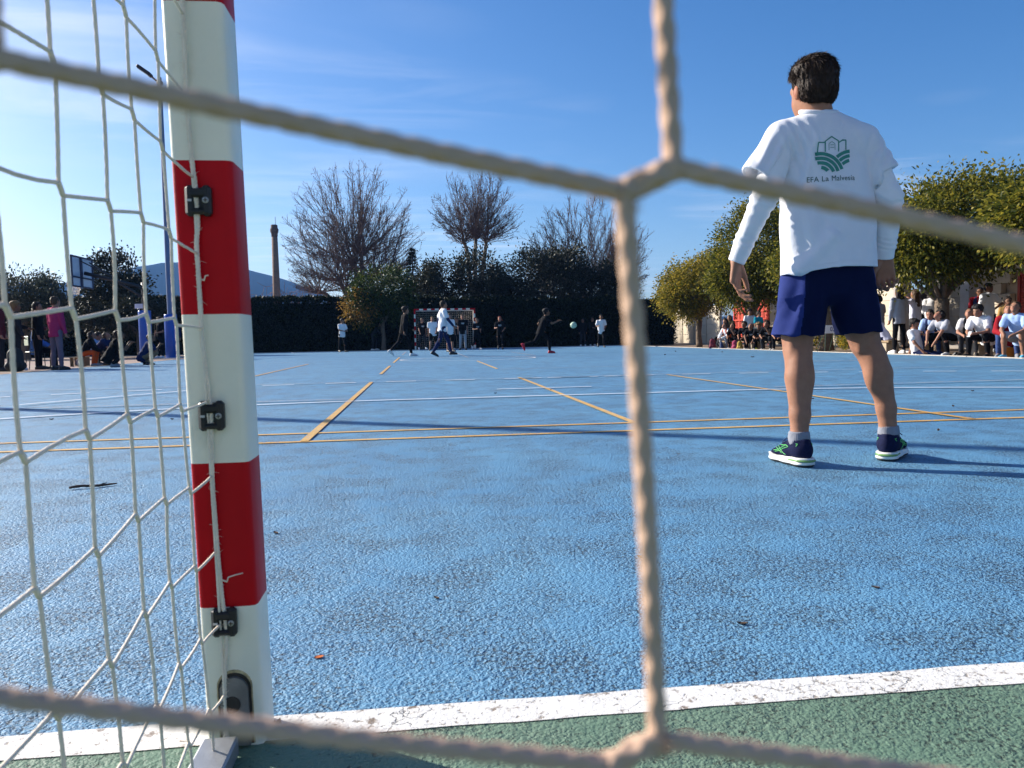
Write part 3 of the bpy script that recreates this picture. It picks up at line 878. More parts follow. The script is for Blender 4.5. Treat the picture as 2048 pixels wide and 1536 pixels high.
def bare_tree(name, base, knuckles, shoots, env, seed, label, thick=1.0, fan=1.0, group='bare plane trees behind the hedge'):
    bx, by = base
    t = empty(name, (bx, by, -0.03), 0, label, 'tree', group)
    r = np.random.default_rng(seed)
    mb = MB(); tw = MB(); balls = MB()
    K = [np.array(q) - (bx, by, 0) for q in knuckles]; env = (env[0] - bx, *env[1:])
    z0 = min(q[2] for q in K) * 0.45
    limb(mb, (0, 0, 0), (0, 0, z0), 0.36 * thick, 0.28 * thick, seed, 6, 0.04, 10)
    for i, q in enumerate(K):
        limb(mb, (0, 0, z0 - 0.2), q, 0.20 * thick, 0.13 * thick, seed + i, 7, 0.10, 8)
        a = q + np.array((0, 0, 0.06))
        mb.tube([a - (0, 0, .25), a - (0, 0, .1), a, a + (0, 0, .08)], [.13 * thick, .19 * thick, .17 * thick, .05], 8)
    nV, nF = [], []
    oct_ = np.array([(1, 0, 0), (-1, 0, 0), (0, 1, 0), (0, -1, 0), (0, 0, 1), (0, 0, -1)]) * 0.045
    of = [(0, 2, 4), (2, 1, 4), (1, 3, 4), (3, 0, 4), (2, 0, 5), (1, 2, 5), (3, 1, 5), (0, 3, 5)]
    cx = np.mean([q[0] for q in K]); 
    for i in range(shoots):
        q = K[i % len(K)]
        az = r.uniform(0, 2 * math.pi); tilt = min(math.radians(84) * r.random() ** 0.8 * fan, 1.5)
        side = np.array((q[0] - env[0], 0, 0)) / env[2]
        d = norm(np.array((math.sin(tilt) * math.cos(az), math.sin(tilt) * math.sin(az) * 0.8, math.cos(tilt))) + side * 0.7)
        st = q + np.array((r.normal(0, .1), r.normal(0, .1), r.uniform(-0.25, .1)))
        # reach out to a rounded crown outline
        rad3 = np.array((env[2], env[2] * .8, env[3]))
        o_ = (st - np.array((env[0], 0, env[1]))) / rad3; e_ = d / rad3
        A_, B_, C_q = e_ @ e_, o_ @ e_, o_ @ o_ - 1
        disc = B_ * B_ - A_ * C_q
        L = (-B_ + math.sqrt(disc)) / A_ if disc > 0 else 1.0
        L = max(0.6, L * (r.uniform(0.80, 1.04) if r.random() < .75 else r.uniform(.4, .8)))
        curve = np.array((0, 0, 1.0)) * L * 0.12 * (tilt / 1.2)
        n = 7
        P = [st + d * L * s + curve * s * s + r.normal(0, 0.018 * L, 3) * (s > 0) * (s < 1) * 0.5 for s in np.linspace(0, 1, n)]
        r0 = (0.020 + 0.008 * L / 4) * thick
        tw.tube(P, np.linspace(r0, 0.008, n), 4, cap=False)
        nt_ = int(8 + L * 3.8)
        for j in range(nt_):
            s = r.uniform(0.22, 0.98); p0 = np.array(P[0]) + (np.array(P[-1]) - P[0]) * s + curve * (s * s - s)
            k_ = min(int(s * (n - 1)), n - 2); fr = s * (n - 1) - k_
            p0 = np.array(P[k_]) * (1 - fr) + np.array(P[k_ + 1]) * fr
            dd = norm(d + r.normal(0, 0.55, 3) + (0, 0, .25)); l2 = r.uniform(0.35, 1.0) * (1.25 - s * .6) * min(1.2, L * 0.26)
            pm = p0 + dd * l2 * .55 + r.normal(0, .03, 3); pe = p0 + dd * l2 + np.array((0, 0, .12 * l2))
            tw.tube([p0, pm, pe], [0.0125, 0.0105, 0.007], 3, cap=False)
            if r.random() < 0.6:
                d3 = norm(dd + r.normal(0, .6, 3)); tw.tube([pm, pm + d3 * l2 * .5], [0.010, 0.0065], 3, cap=False)
            if r.random() < 0.10:
                balls.add(oct_ + pe - (0, 0, .08), of)
    mb.build('trunk', plane_bark, t, True)
    tag(tw.build('crown', plane_twig, t, True), kind='stuff')
    tag(balls.build('seed_balls', mat('seed_balls', (0.05, 0.035, 0.03), 0.9), t, False), kind='stuff')
    return t


bare_tree('plane_tree', (-4.6, 62), [(-6.2, 62, 5.4), (-5.0, 62.3, 6.6), (-3.6, 61.8, 5.6), (-4.4, 62, 7.4), (-2.6, 62, 5.0), (-7.6, 61.8, 4.4), (-5.6, 62, 4.6)], 265, (-5.0, 7.4, 5.3, 7.0), 71, 'widest bare plane tree, right of the brick chimney', 1.15, 1.15)
bare_tree('plane_tree', (4.6, 62), [(3.55, 62, 8.2), (4.55, 62.1, 8.6), (5.35, 61.9, 8.3)], 150, (4.4, 9.0, 3.7, 4.9), 72, 'bare plane tree with three pollarded limbs above the far goal', 1.0, 1.05)
bare_tree('plane_tree', (13.0, 60.5), [(11.3, 60, 4.6), (12.6, 60.2, 5.2), (13.6, 60, 5.0), (14.8, 60, 4.6), (10.2, 60, 4.0), (15.8, 60, 4.2)], 235, (13.1, 6.2, 5.0, 5.4), 73, 'bare plane tree showing at both sides of the near vertical net cord', 1.0, 1.1)

# thicket of rust-coloured scrub under the plane tree, and a distant conifer
def scrub(name, c, rad, n, seed, label):
    t = empty(name, (c[0], c[1], -0.03), 0, label, 'shrub')
    r = np.random.default_rng(seed); tw = MB()
    for i in range(n):
        a = r.uniform(0, 2 * math.pi); p = np.array((r.normal(0, rad * .5), r.normal(0, .5), 0.0))
        d = norm((r.normal(0, .5), r.normal(0, .3), 1.0)); L = rad * 0.9 * r.uniform(.6, 1.2) + 1.4
        pts = [p + d * L * s + np.array((0, 0, -0.25 * s * s)) + r.normal(0, .08, 3) * (s > 0) for s in np.linspace(0, 1, 5)]
        tw.tube(pts, np.linspace(.025, .008, 5), 3, cap=False)
        for j in range(8):
            s = pts[r.integers(1, 5)]; e = s + norm(r.normal(0, 1, 3) + (0, 0, .5)) * r.uniform(.3, .9)
            tw.tube([s, (s + e) / 2 + r.normal(0, .04, 3), e], [.012, .010, .007], 3, cap=False)
    tag(tw.build('branches', mat('rust_twigs', (0.20, 0.085, 0.06), 0.85, 0.3, 2), t, True), kind='stuff')


scrub('bare_shrub', (-7.3, 56), 3.2, 110, 81, 'rusty leafless shrubs showing over the hedge left of the round tree')
t = empty('conifer', (-0.45, 58, -0.03), 0, 'narrow dark conifer between the round tree and the oak', 'tree')
mb = MB(); mb.tube([(0, 0, 0), (0, 0, 4), (0, 0, 7.3)], [.14, .09, .02], 7); mb.build('trunk', bark_d, t, True)
r = np.random.default_rng(4)
PP, DD = [], []
for lv in np.linspace(1.0, 7.1, 26):
    R_ = (7.4 - lv) * 0.19 + .06
    for j in range(12):
        a = r.uniform(0, 6.28)
        for s in np.linspace(.15, 1, 9):
            PP.append((math.cos(a) * R_ * s, math.sin(a) * R_ * s, lv - .22 * s * R_ + r.normal(0, .03))); DD.append((math.cos(a), math.sin(a), .1))
V, F = leaves(np.array(PP), np.array(DD), 0.2, 0.07, 5)
tag(link('crown', np_mesh('crown', V, F, leaf_dark, False), t), kind='stuff')

# ---------------------------------------------------------------- brick chimney
brick_m = mat('old_brick', (0.20, 0.125, 0.085), 0.9, 0.25, 1.2, 0.3, 6)
t = empty('factory_chimney', (-21.25, 121, -0.04), 0, 'tall old brick factory chimney rising behind the hedge', 'chimney')
V, F = lathe([(0.64, 0), (0.565, 6), (0.44, 16.2)], 20)
link('shaft', np_mesh('shaft', V, F, brick_m), t)
V, F = lathe([(0.43, 16.21), (0.47, 16.3), (0.49, 16.7), (0.60, 16.95), (0.63, 17.35), (0.52, 17.5), (0.49, 17.95), (0.44, 18.0)], 20)
crown = link('crown', np_mesh('crown', V, F, mat('sooty_brick', (0.10, 0.07, 0.055), 0.9, 0.3, 2)), t)
MB().tube([(0.2, 0, 17.9), (0.2, 0, 19.2)], 0.035, 5).build('lightning_rod', mat('dark_iron', (0.05, 0.05, 0.055), 0.6, metal=0.6), crown)
for i in range(20):
    MB().box((0.0, -0.66 + 0.0125 * i * 0.8 - .03, 0.6 + i * 0.8), (0.32, 0.03, 0.03)).build('rung', MATS['dark_iron'], t)

# distant utility pole with wires above the hedge
pole_m = mat('weathered_pole', (0.07, 0.06, 0.055), 0.9)
o = MB().tube([(0, 0, 0), (0, 0, 4.7)], [0.10, 0.07], 7).box((0, 0, 4.45), (0.7, .08, .08)).build('utility_pole', pole_m, None, loc=(-15.2, 88, -0.04))
tag(o, 'short utility pole just right of the chimney above the hedge', 'pole')
o = MB().tube([(-15.2 + 9.5 * s, 88 - 2 * s, 4.45 - 0.9 * s - 1.2 * math.sin(math.pi * s) * .4) for s in np.linspace(0, 1, 14)], 0.012, 4).build('power_line', pole_m)
tag(o, 'thin wire sagging right from the utility pole over the shrubs', 'wire')
# ---------------------------------------------------------------- goals
red_p = mat('red_goal_paint', (0.50, 0.004, 0.010), 0.45, 0.10, 5, 0.05, 90, spec=0.14)
whi_p = mat('white_goal_paint', (0.86, 0.82, 0.68), 0.40, 0.07, 5, 0.05, 90, spec=0.35)


def scuffed(m, dark, amt=0.6):
    """ball marks, scratches and grime on painted metal"""
    n, l = m.node_tree.nodes, m.node_tree.links
    b = n['Principled BSDF']; src = b.inputs['Base Color'].links[0].from_socket
    g = n.new('ShaderNodeNewGeometry')
    for sc_, lo_, hi_, st, k in ((11.0, .60, .78, (1, 1, .5), .55), (90.0, .70, .74, (1, 1, .10), .8), (38.0, .735, .76, (1, 1, 1), 1.0)):
        mp_ = n.new('ShaderNodeMapping'); mp_.inputs['Scale'].default_value = st; l.new(g.outputs['Position'], mp_.inputs['Vector'])
        z = n.new('ShaderNodeTexNoise'); z.inputs['Scale'].default_value = sc_; z.inputs['Detail'].default_value = 6; z.inputs['Roughness'].default_value = .6; l.new(mp_.outputs[0], z.inputs['Vector'])
        r = n.new('ShaderNodeMapRange'); r.inputs['From Min'].default_value = lo_; r.inputs['From Max'].default_value = hi_; r.inputs['To Max'].default_value = amt * k; l.new(z.outputs['Fac'], r.inputs['Value'])
        x = n.new('ShaderNodeMix'); x.data_type = 'RGBA'; x.inputs['B'].default_value = (*dark, 1); l.new(src, x.inputs['A']); l.new(r.outputs[0], x.inputs['Factor'])
        src = x.outputs['Result']
    l.new(src, b.inputs['Base Color'])


scuffed(red_p, (0.22, 0.006, 0.008), .6)
scuffed(whi_p, (0.36, 0.31, 0.22), .7)
galv = mat('galvanised_steel', (0.36, 0.37, 0.39), 0.45, 0.25, 9, 0.1, 40, metal=0.7)
cord_m = mat('white_net_cord', (0.80, 0.70, 0.57), 0.85, 0.10, 60, 0.35, 900, bdist=0.0006)
cord_near = mat('beige_net_cord', (0.60, 0.40, 0.285), 0.9, 0.12, 120, 0.3, 1500, bdist=0.0003)
clip_m = mat('black_plastic', (0.012, 0.012, 0.013), 0.45, 0.2, 20, 0.1, 200, bdist=0.001)


def sq_profile(w, rad, n=3):
    P = []
    for cx, cy, a0 in ((w - rad, w - rad, 0), (rad, w - rad, 90), (rad, rad, 180), (w - rad, rad, 270)):
        for i in range(n):
            a = math.radians(a0 + 90 * i / (n - 1)); P.append((cx + rad * math.cos(a), cy + rad * math.sin(a)))
    return P


def banded(name, prof, stops, cols, parent, axis='z', shear=(0, 0), org=(0, 0, 0)):
    n = len(prof); V, F, mi = [], [], []
    for s in stops:
        for (a, b) in prof:
            q = (a, b, s) if axis == 'z' else (s, a, b)
            V.append((org[0] + q[0] + shear[0] * q[2], org[1] + q[1] + shear[1] * q[2], org[2] + q[2]))
    for i in range(len(stops) - 1):
        for j in range(n):
            F.append([i * n + j, i * n + (j + 1) % n, (i + 1) * n + (j + 1) % n, (i + 1) * n + j]); mi.append(cols[i])
    F.append(list(range(n))[::-1]); mi.append(cols[0]); F.append([(len(stops) - 1) * n + j for j in range(n)]); mi.append(cols[-1])
    me = np_mesh(name, V, F, [whi_p, red_p], False, mi)
    fl = np.zeros(len(me.polygons), bool); fl[:-2] = True
    me.polygons.foreach_set('use_smooth', fl)
    try:
        me.set_sharp_from_angle(angle=math.radians(50))
    except Exception:
        pass
    return link(name, me, parent)


def cord_geo(pts, r, n, seg, braid=0.0, pitch=0.0058, merge=None):
    """braided cord along pts (resampled)"""
    P = np.array(pts, float)
    s = np.concatenate([[0], np.cumsum(np.linalg.norm(np.diff(P, axis=0), axis=1))])
    q = np.linspace(0, s[-1], seg + 1)
    P = np.stack([np.interp(q, s, P[:, i]) for i in range(3)], 1)
    V, F = tube(P, 1.0, n, True)
    V = V.reshape(seg + 1, n, 3); d = V - P[:, None]
    a = np.arange(n) * 2 * math.pi / n
    if braid:
        w = 2 * math.pi / pitch
        h = np.maximum(np.cos(3 * a[None] + w * q[:, None]), np.cos(3 * a[None] - w * q[:, None]))
        rr = r * (1 - braid * 0.5 + braid * h)
    else:
        rr = np.full((seg + 1, n), r)
    return (P[:, None] + d * rr[..., None]).reshape(-1, 3), F


class NetB:
    def __init__(self):
        self.V, self.F, self.o = [], [], 0

    def add(self, V, F):
        self.V.append(np.asarray(V)); self.F += [[i + self.o for i in f] for f in F]; self.o += len(V)

    def build(self, name, m, parent, org):
        V = np.concatenate(self.V) - np.array(org)
        return link(name, np_mesh(name, V, self.F, m), parent)


def net_panel(nb, nodes, e, r, n, seg, braid=0.0, skip=None, sag=0.0, seed=0, hv=None):
    """nodes[i][j] -> point; merged joints of half-length e (vector)"""
    rr = np.random.default_rng(seed)
    I, J = nodes.shape[:2]
    for i in range(I):
        for j in range(J):
            A = nodes[i, j]
            if skip is not None and skip(i, j):
                continue
            if 0 < i < I - 1 and 0 < j < J - 1:
                V, F = cord_geo([A - e * 1.15, A, A + e * 1.15], r * 1.28, n, 4 if n < 12 else 24, braid)
                nb.add(V, F)
            for di, dj in ((1, 0), (0, 1)):
                if i + di >= I or j + dj >= J:
                    continue
                B = nodes[i + di, j + dj]
                sa, sb = hv(di, dj) if hv else (1, -1)
                a = A + e * sa * (0 < i < I - 1 and 0 < j < J - 1); b = B + e * sb * (0 < i + di < I - 1 and 0 < j + dj < J - 1)
                mid = (a + b) / 2 + rr.normal(0, sag, 3)
                V, F = cord_geo([a, a * .66 + b * .34 + (mid - (a + b) / 2) * .8, a * .34 + b * .66 + (mid - (a + b) / 2) * .8, b], r, n, seg, braid)
                nb.add(V, F)


def make_goal(org, rz, label, near):
    S = 0.206
    t = empty('handball_goal', org, rz, label, 'goal')
    sh = (-0.0102, -0.0276) if near else (0, 0)
    prof = sq_profile(0.08, 0.009)
    for sx in (-1, 1):
        o = (-1.6016, 0.0, 0) if sx < 0 else (1.5216, 0.0, 0)
        st = [k * S for k in range(11)]; cols = [k % 2 for k in range(10)]
        post = banded('post', prof, st, cols, t, 'z', sh, o)
        if near:
            # steel lug in an arched cut-out at the foot of the post, with its bolt hole and rusty rim
            px = o[0] + 0.043
            for nm, w, hgt, yy, m_ in (('rust_rim', 0.049, 0.114, -0.0008, mat('rust_stained_paint', (0.46, 0.37, 0.21), 0.8, 0.65, 140, 0.3, 90)), ('cut_out', 0.0455, 0.110, -0.0016, mat('dark_gap', (0.045, 0.038, 0.032), 0.9, 0.4, 60)), ('lug', 0.0385, 0.105, -0.0050, mat('dull_steel', (0.20, 0.20, 0.20), 0.5, 0.25, 30, 0.2, 80, metal=0.5))):
                m = MB(); pts = [(-w / 2, 0.004)]
                for i in range(13):
                    a = math.pi - math.pi * i / 12; pts.append((w / 2 * math.cos(a), hgt - w / 2 + w / 2 * math.sin(a)))
                pts.append((w / 2, 0.004)); k = len(pts)
                dpt = 0.0006 if nm != 'lug' else 0.003
                V = [(px + a + sh[0] * b, yy - dpt + sh[1] * b, b) for a, b in pts] + [(px + a + sh[0] * b, yy + dpt + sh[1] * b, b) for a, b in pts]
                F = [list(range(k)), list(range(k, 2 * k))[::-1]] + [[(i + 1) % k, i, k + i, k + (i + 1) % k] for i in range(k)]
                m.add(V, F); part = m.build(nm, m_, post)
            V, F = lathe([(0.012, 0), (0.012, 0.003), (0.009, 0.0035)], 20)
            V = np.array(V); V = np.stack([V[:, 0], -V[:, 2], V[:, 1]], 1) + (px - 0.004, -0.0082, 0.066)
            link('bolt_hole', np_mesh('bolt_hole', V, F, MATS['dark_gap']), post)
            # black net clips screwed to the back of the post
            for zc in ((0.187, 0.479, 0.769, 1.06, 1.35, 1.64, 1.92) if sx < 0 else (0.187, 0.479, 0.769, 1.06, 1.35, 1.64, 1.92)):
                cx = o[0] + (0.036 if sx < 0 else 0.044) + sh[0] * zc; cy = sh[1] * zc
                m = MB()
                m.box((cx - 0.0105, cy - 0.007, zc), (0.013, 0.014, 0.041), bev=0.004).box((cx + 0.0105, cy - 0.007, zc), (0.013, 0.014, 0.041), bev=0.004)
                m.box((cx, cy - 0.004, zc + 0.0), (0.016, 0.008, 0.036), bev=0.002).box((cx, cy - 0.0105, zc + 0.010), (0.024, 0.009, 0.012), bev=0.003).box((cx, cy - 0.0105, zc - 0.014), (0.024, 0.008, 0.008), bev=0.003)
                cl = m.build('net_clip', clip_m, post)
                V, F = lathe([(0.0042, 0), (0.0042, 0.0012), (0.003, 0.0018)], 12)
                V = np.array(V); V = np.stack([V[:, 0], -V[:, 2], V[:, 1]], 1) + (cx + 0.0105, cy - 0.0139, zc)
                m = MB().add(V, F).box((cx + 0.0105, cy - 0.0160, zc), (0.0055, 0.0006, 0.0012), 1).box((cx + 0.0105, cy - 0.0160, zc), (0.0012, 0.0006, 0.0055), 1)
                m.build('screw', [mat('zinc_screw', (0.35, 0.35, 0.34), 0.4, metal=0.8), MATS['dark_gap']], cl)
                MB().box((cx - 0.0105, cy - 0.0143, zc), (0.006, 0.0006, 0.003)).build('mark', mat('pale_mark', (0.5, 0.5, 0.5), 0.6), cl)
    # crossbar
    stp = [-1.6016, -1.32] + [-1.32 + 0.22 * k for k in range(1, 12)] + [1.32, 1.6016]
    stp = [-1.6016] + list(np.linspace(-1.32, 1.32, 14)) + [1.6016]
    cols = [1] + [k % 2 for k in range(13)] + [1]
    banded('crossbar', [(a, b - 0.0) for a, b in prof], stp, cols, t, 'x', (0, 0), (sh[0] * 2.0, sh[1] * 2.0 + 0.0002, 2.0602))
    # net frame of grey tube
    m = MB()
    for sx in (-1, 1):
        x = sx * 1.56
        m.tube([(x, 0.01 + sh[1] * 2.05, 2.08), (x, -0.4, 2.075), (x, -0.72, 2.05), (x, -0.80, 1.95), (x, -0.86, 1.5), (x, -1.0, 0.25), (x, -1.02, 0.05)], 0.014, 8)
    m.tube([(-1.56, -1.02, 0.018), (1.56, -1.02, 0.018)], 0.016, 8)
    m.build('net_frame', galv, t, True)
    for sx in (-1, 1):
        MB().box((sx * 1.575, -0.515, 0.0155), (0.048, 0.975, 0.028), bev=0.003).build('ground_bar', galv, t)
    return t, sh


ORG = (GX, 1.1298, 0.0)
goal, SHR = make_goal(ORG, 0, 'red and white striped handball goal with cord net, close to the camera', True)


def W2(z, y0):
    return y0


# side nets and back net of the near goal, in world coordinates
def side_nodes(sx):
    K, J = 11, 22
    nd = np.zeros((K, J, 3))
    for k in range(K):
        for j in range(J):
            z = 0.911 + 0.1027 * (12 - j) - 0.1027 * 2 + 0.003 * math.sin(k * 1.7 + j) + (0.006 if k in (2, 3) else 0)
            d = max(0, 0.91 - z)
            y = 1.058 - 0.0985 * k + 0.06 * d + 0.065 * d * d - 0.004 * max(0, z - .91)
            if k == 0:
                z -= 0.005
            x = -0.2885 - 0.004 * math.sin(k * 1.3) + (0.0015 * math.sin(j * 2.1 + k))
            if k == 0:
                x = -0.3179 + 0.030 - 0.0102 * z; y = 1.1298 - 0.0276 * z - 0.010
            nd[k, j] = (x if sx < 0 else 2 * GX - x, y, max(z, 0.02))
    return nd


nb = NetB()
net_panel(nb, side_nodes(-1), np.array((0, -0.0035, 0.0045)), 0.0018, 8, 24, 0.12, seed=1, sag=0.0008, hv=lambda di, dj: (1, -1) if di else (-1, 1))
nb.build('side_net', cord_m, goal, ORG)
nb = NetB()
net_panel(nb, side_nodes(1), np.array((0, -0.0035, 0.0045)), 0.0027, 6, 4, 0, seed=2, hv=lambda di, dj: (1, -1) if di else (-1, 1))
nb.build('side_net', cord_m, goal, ORG)

I0, I1, J0, J1 = -3, 28, -5, 14
nd = np.zeros((I1 - I0 + 1, J1 - J0 + 1, 3))
for i in range(I0, I1 + 1):
    for j in range(J0, J1 + 1):
        x = 0.0395 + (0.1015 if i > 0 else 0.1085) * i; z = 0.6052 + 0.1012 * j; x += (-0.09 if i < 0 else -0.036) * max(0, 0.6052 - z) + 0.05 * max(0, min(z, 0.72) - 0.6052)
        z += -0.165 * (x - 0.0395) * math.exp(-((x - 0.04) / 0.35) ** 2) + 0.004 * math.sin(i * 2.3 + j * 1.1) * (abs(i) + abs(j) > 2)
        z = max(0.03, z)
        nd[i - I0, j - J0] = (x, 0.132 + 0.058 * max(0.0, z * z - 0.40) + 0.006 * math.sin(i * 0.9 + j) * (abs(i) + abs(j) > 2), z)
hvb = lambda di, dj: (1, -1)
near_set = {(i, j) for i in (-2, -1, 0, 1) for j in (-2, -1, 0, 1)}
isnear = lambda i, j: (i + I0, j + J0) in near_set
nb = NetB()
net_panel(nb, nd, np.array((0.0034, 0, 0.0016)), 0.0027, 6, 4, 0, skip=isnear, seed=3, hv=hvb)
nb.build('back_net', cord_m, goal, ORG)
nb = NetB()
net_panel(nb, nd, np.array((0.0044, 0, 0.0020)), 0.00172, 22, 110, 0.17, skip=lambda i, j: not isnear(i, j), seed=4, sag=0.0004, hv=hvb)
fz = np.random.default_rng(6)
for q in range(2600):      # fuzz standing off the near cords
    Vn = nb.V[fz.integers(len(nb.V))]; c0 = Vn[fz.integers(len(Vn))]; d0 = norm(fz.normal(0, 1, 3)); L0 = fz.uniform(.0005, .0016)
    V, F = tube([c0, c0 + d0 * L0 * .6, c0 + d0 * L0 + fz.normal(0, .0002, 3)], [.00006, .00005, .00002], 3, False)
    nb.add(V, F)
nb.build('near_net_cords', cord_near, goal, ORG)
# roof of the net
nd = np.zeros((32, 9, 3))
for i in range(32):
    for j in range(9):
        nd[i, j] = (GX - 1.56 + 3.12 * i / 31, 1.08 - 0.09 * j, 2.075 - 0.03 * math.sin(math.pi * i / 31) - 0.01 * j * j / 8)
nb = NetB()
net_panel(nb, nd, np.array((0.004, 0.003, 0)), 0.0027, 5, 3, 0, seed=5)
nb.build('roof_net', cord_m, goal, ORG)
# hairy bolt rope threaded through the clips, laid from three strands
rope = [(0.031, 2.03), (0.029, 1.7), (0.032, 1.35), (0.030, 1.12), (0.0305, 1.0275), (0.0297, 0.9832), (0.0281, 0.9374), (0.0280, 0.8828), (0.0298, 0.8186), (0.0324, 0.7872), (0.0330, 0.7424), (0.0285, 0.7100), (0.0293, 0.6913), (0.0289, 0.6189), (0.0286, 0.5810), (0.0332, 0.5030), (0.0357, 0.4788), (0.0330, 0.4560), (0.0312, 0.4129), (0.0304, 0.3773), (0.0320, 0.2766), (0.0343, 0.2119), (0.0378, 0.1900), (0.0369, 0.1632), (0.0321, 0.1263), (0.0298, 0.0854), (0.0299, 0.0388), (0.026, 0.012)]
zz = np.array([q[1] for q in rope])[::-1]; xx = np.array([q[0] for q in rope])[::-1]
zf = np.linspace(0.012, 2.03, 900)
xf = np.interp(zf, zz, xx); xf = np.convolve(np.pad(xf, 6, 'edge'), np.ones(13) / 13, 'valid')
nb = NetB()
for s in range(3):
    ph = zf * 2 * math.pi / 0.016 + s * 2 * math.pi / 3
    rad = 0.0016
    C = np.stack([-0.3179 + xf - 0.0102 * zf + rad * np.cos(ph), 1.1298 - 0.0276 * zf - 0.0075 + rad * np.sin(ph), zf], 1)
    V, F = tube(C, 0.0019 * (1 + 0.12 * vnoise(C, 160, 3)), 6)
    nb.add(V, F)
rr = np.random.default_rng(8)
for i in range(260):       # loose fibres
    z = rr.uniform(0.05, 1.3); c = np.array((-0.3179 + np.interp(z, zz, xx) - 0.0102 * z, 1.1298 - 0.0276 * z - 0.0075, z))
    d = norm((rr.normal(), -abs(rr.normal()) * .4, rr.normal() * .7)); L = rr.uniform(0.003, 0.008)
    V, F = tube([c + d * 0.002, c + d * (0.002 + L * .6) + rr.normal(0, .0006, 3), c + d * (0.002 + L) + rr.normal(0, .001, 3)], [0.0003, 0.00025, 0.0001], 3)
    nb.add(V, F)
for (z, pts) in ((0.248, [(0.003, 0, 0), (0.010, -.002, -.002), (0.012, -.002, .004), (0.022, -.002, .007), (0.032, -.002, .009)]), (0.665, [(0.003, 0, 0), (.008, -.003, -.002), (.010, -.003, .004), (.014, -.003, .005)])):
    c = np.array((-0.3179 + np.interp(z, zz, xx) - 0.0102 * z, 1.1298 - 0.0276 * z - 0.009, z))
    V, F = tube([c + np.array(q) for q in pts], np.linspace(0.0014, 0.0008, len(pts)), 6); nb.add(V, F)
nb.build('bolt_rope', cord_m, goal, ORG)
# frayed rope ends and dead leaves wedged at the foot of the post
for i in range(4):
    pass
trash = MB()
for (x, y, a) in ((-0.236, 1.152, .5), (-0.225, 1.165, 1.4), (-0.231, 1.143, 2.2)):
    for kx in range(3):
        c = np.array((x + rr.normal(0, .006), y + rr.normal(0, .006), 0.006)); d = np.array((math.cos(a + kx), math.sin(a + kx), rr.uniform(.1, .9)))
        s = np.array((-d[1], d[0], 0)); L = 0.016
        trash.add([c, c + d * L * .5 + s * .005, c + d * L, c + d * L * .5 - s * .005], [[0, 1, 2, 3]])
tag(trash.build('leaf_litter', brn), 'curled dead leaves heaped at the foot of the striped post', 'leaves', kind='stuff')

fgoal, _ = make_goal((GX, 41.3, 0.0), math.pi, 'red and white striped handball goal with net at the far end', False)
nbf = NetB()
def grid(nu, nv, fn):
    a = np.zeros((nu, nv, 3))
    for i in range(nu):
        for j in range(nv):
            a[i, j] = fn(i / (nu - 1), j / (nv - 1))
    return a
for g_, e_ in ((grid(29, 19, lambda u, v: (-1.5 + 3.0 * u, -0.78 - 0.22 * (1 - v) + 0.1 * math.sin(u * 9) * v * (1 - v), 0.03 + 2.0 * v)), (.004, 0, .002)),
            (grid(9, 19, lambda u, v: (-1.53, -0.03 - u * (0.76 + 0.22 * (1 - v)), 0.03 + 2.0 * v)), (0, .004, .002)), (grid(9, 19, lambda u, v: (1.53, -0.03 - u * (0.76 + 0.22 * (1 - v)), 0.03 + 2.0 * v)), (0, .004, .002)),
            (grid(29, 8, lambda u, v: (-1.5 + 3.0 * u, -0.03 - 0.76 * v, 2.05 - 0.02 * v)), (.004, .002, 0))):
    net_panel(nbf, g_, np.array(e_), 0.0036, 4, 1, 0)
nbf.build('net', cord_m, fgoal, (0, 0, 0))

# ---------------------------------------------------------------- lamp posts, basketball hoop
mast_m = mat('blue_grey_mast_paint', (0.10, 0.16, 0.30), 0.45, 0.12, 2)
pad_m = mat('blue_vinyl_pad', (0.012, 0.085, 0.42), 0.38, 0.12, 3, 0.1, 8)
black_m = mat('black_metal', (0.02, 0.021, 0.026), 0.45, 0.2, 5)
glass_m = mat('floodlight_glass', (0.55, 0.58, 0.6), 0.15, 0.05)


def lamp_post(org, rz, label):
    t = empty('lamp_post', (org[0], org[1], 0.0), rz, label, 'lamp post', 'floodlight masts along the left side')
    V, F = lathe([(0.115, 0.0), (0.11, 1.5), (0.095, 6), (0.07, 10.7), (0.072, 10.75), (0.0, 10.76)], 16)
    link('mast', np_mesh('mast', V, F, mast_m), t)
    V, F = lathe([(0.21, 0.02), (0.235, 0.03), (0.235, 1.68), (0.225, 1.72), (0.12, 1.725)], 20)
    link('pad', np_mesh('pad', V, F, pad_m), t)
    MB().box((0.02, 0, .02), (.55, .55, .04), bev=.006).build('base_plate', mat('white_base', (.6, .62, .65), .6), t)
    arm = MB().tube([(0, 0, 10.55), (-0.16, -0.02, 10.66), (-0.32, -0.04, 10.82)], 0.035, 8).box((0, 0, 10.55), (.2, .2, .12), bev=.01).build('bracket', black_m, t)
    c, s = math.cos(0.62), math.sin(0.62)
    R_ = ((c, 0, s), (0, 1, 0), (-s, 0, c))
    head = MB().box((-0.52, -0.05, 10.97), (0.58, 0.40, 0.13), R=R_, bev=0.035).build('lamp_head', black_m, t)
    MB().box((-0.555, -0.05, 10.905), (0.46, 0.32, 0.02), R=R_, bev=0.004).build('lens', glass_m, head)
    return t


lamp_post((-9.66, 31.9), 0.0, 'tall blue-grey floodlight mast with blue pad, left of the striped post')
lamp_post((-9.6, 11.55), 0.0, 'floodlight mast just outside the left edge, casting the long thin shadow across the court')

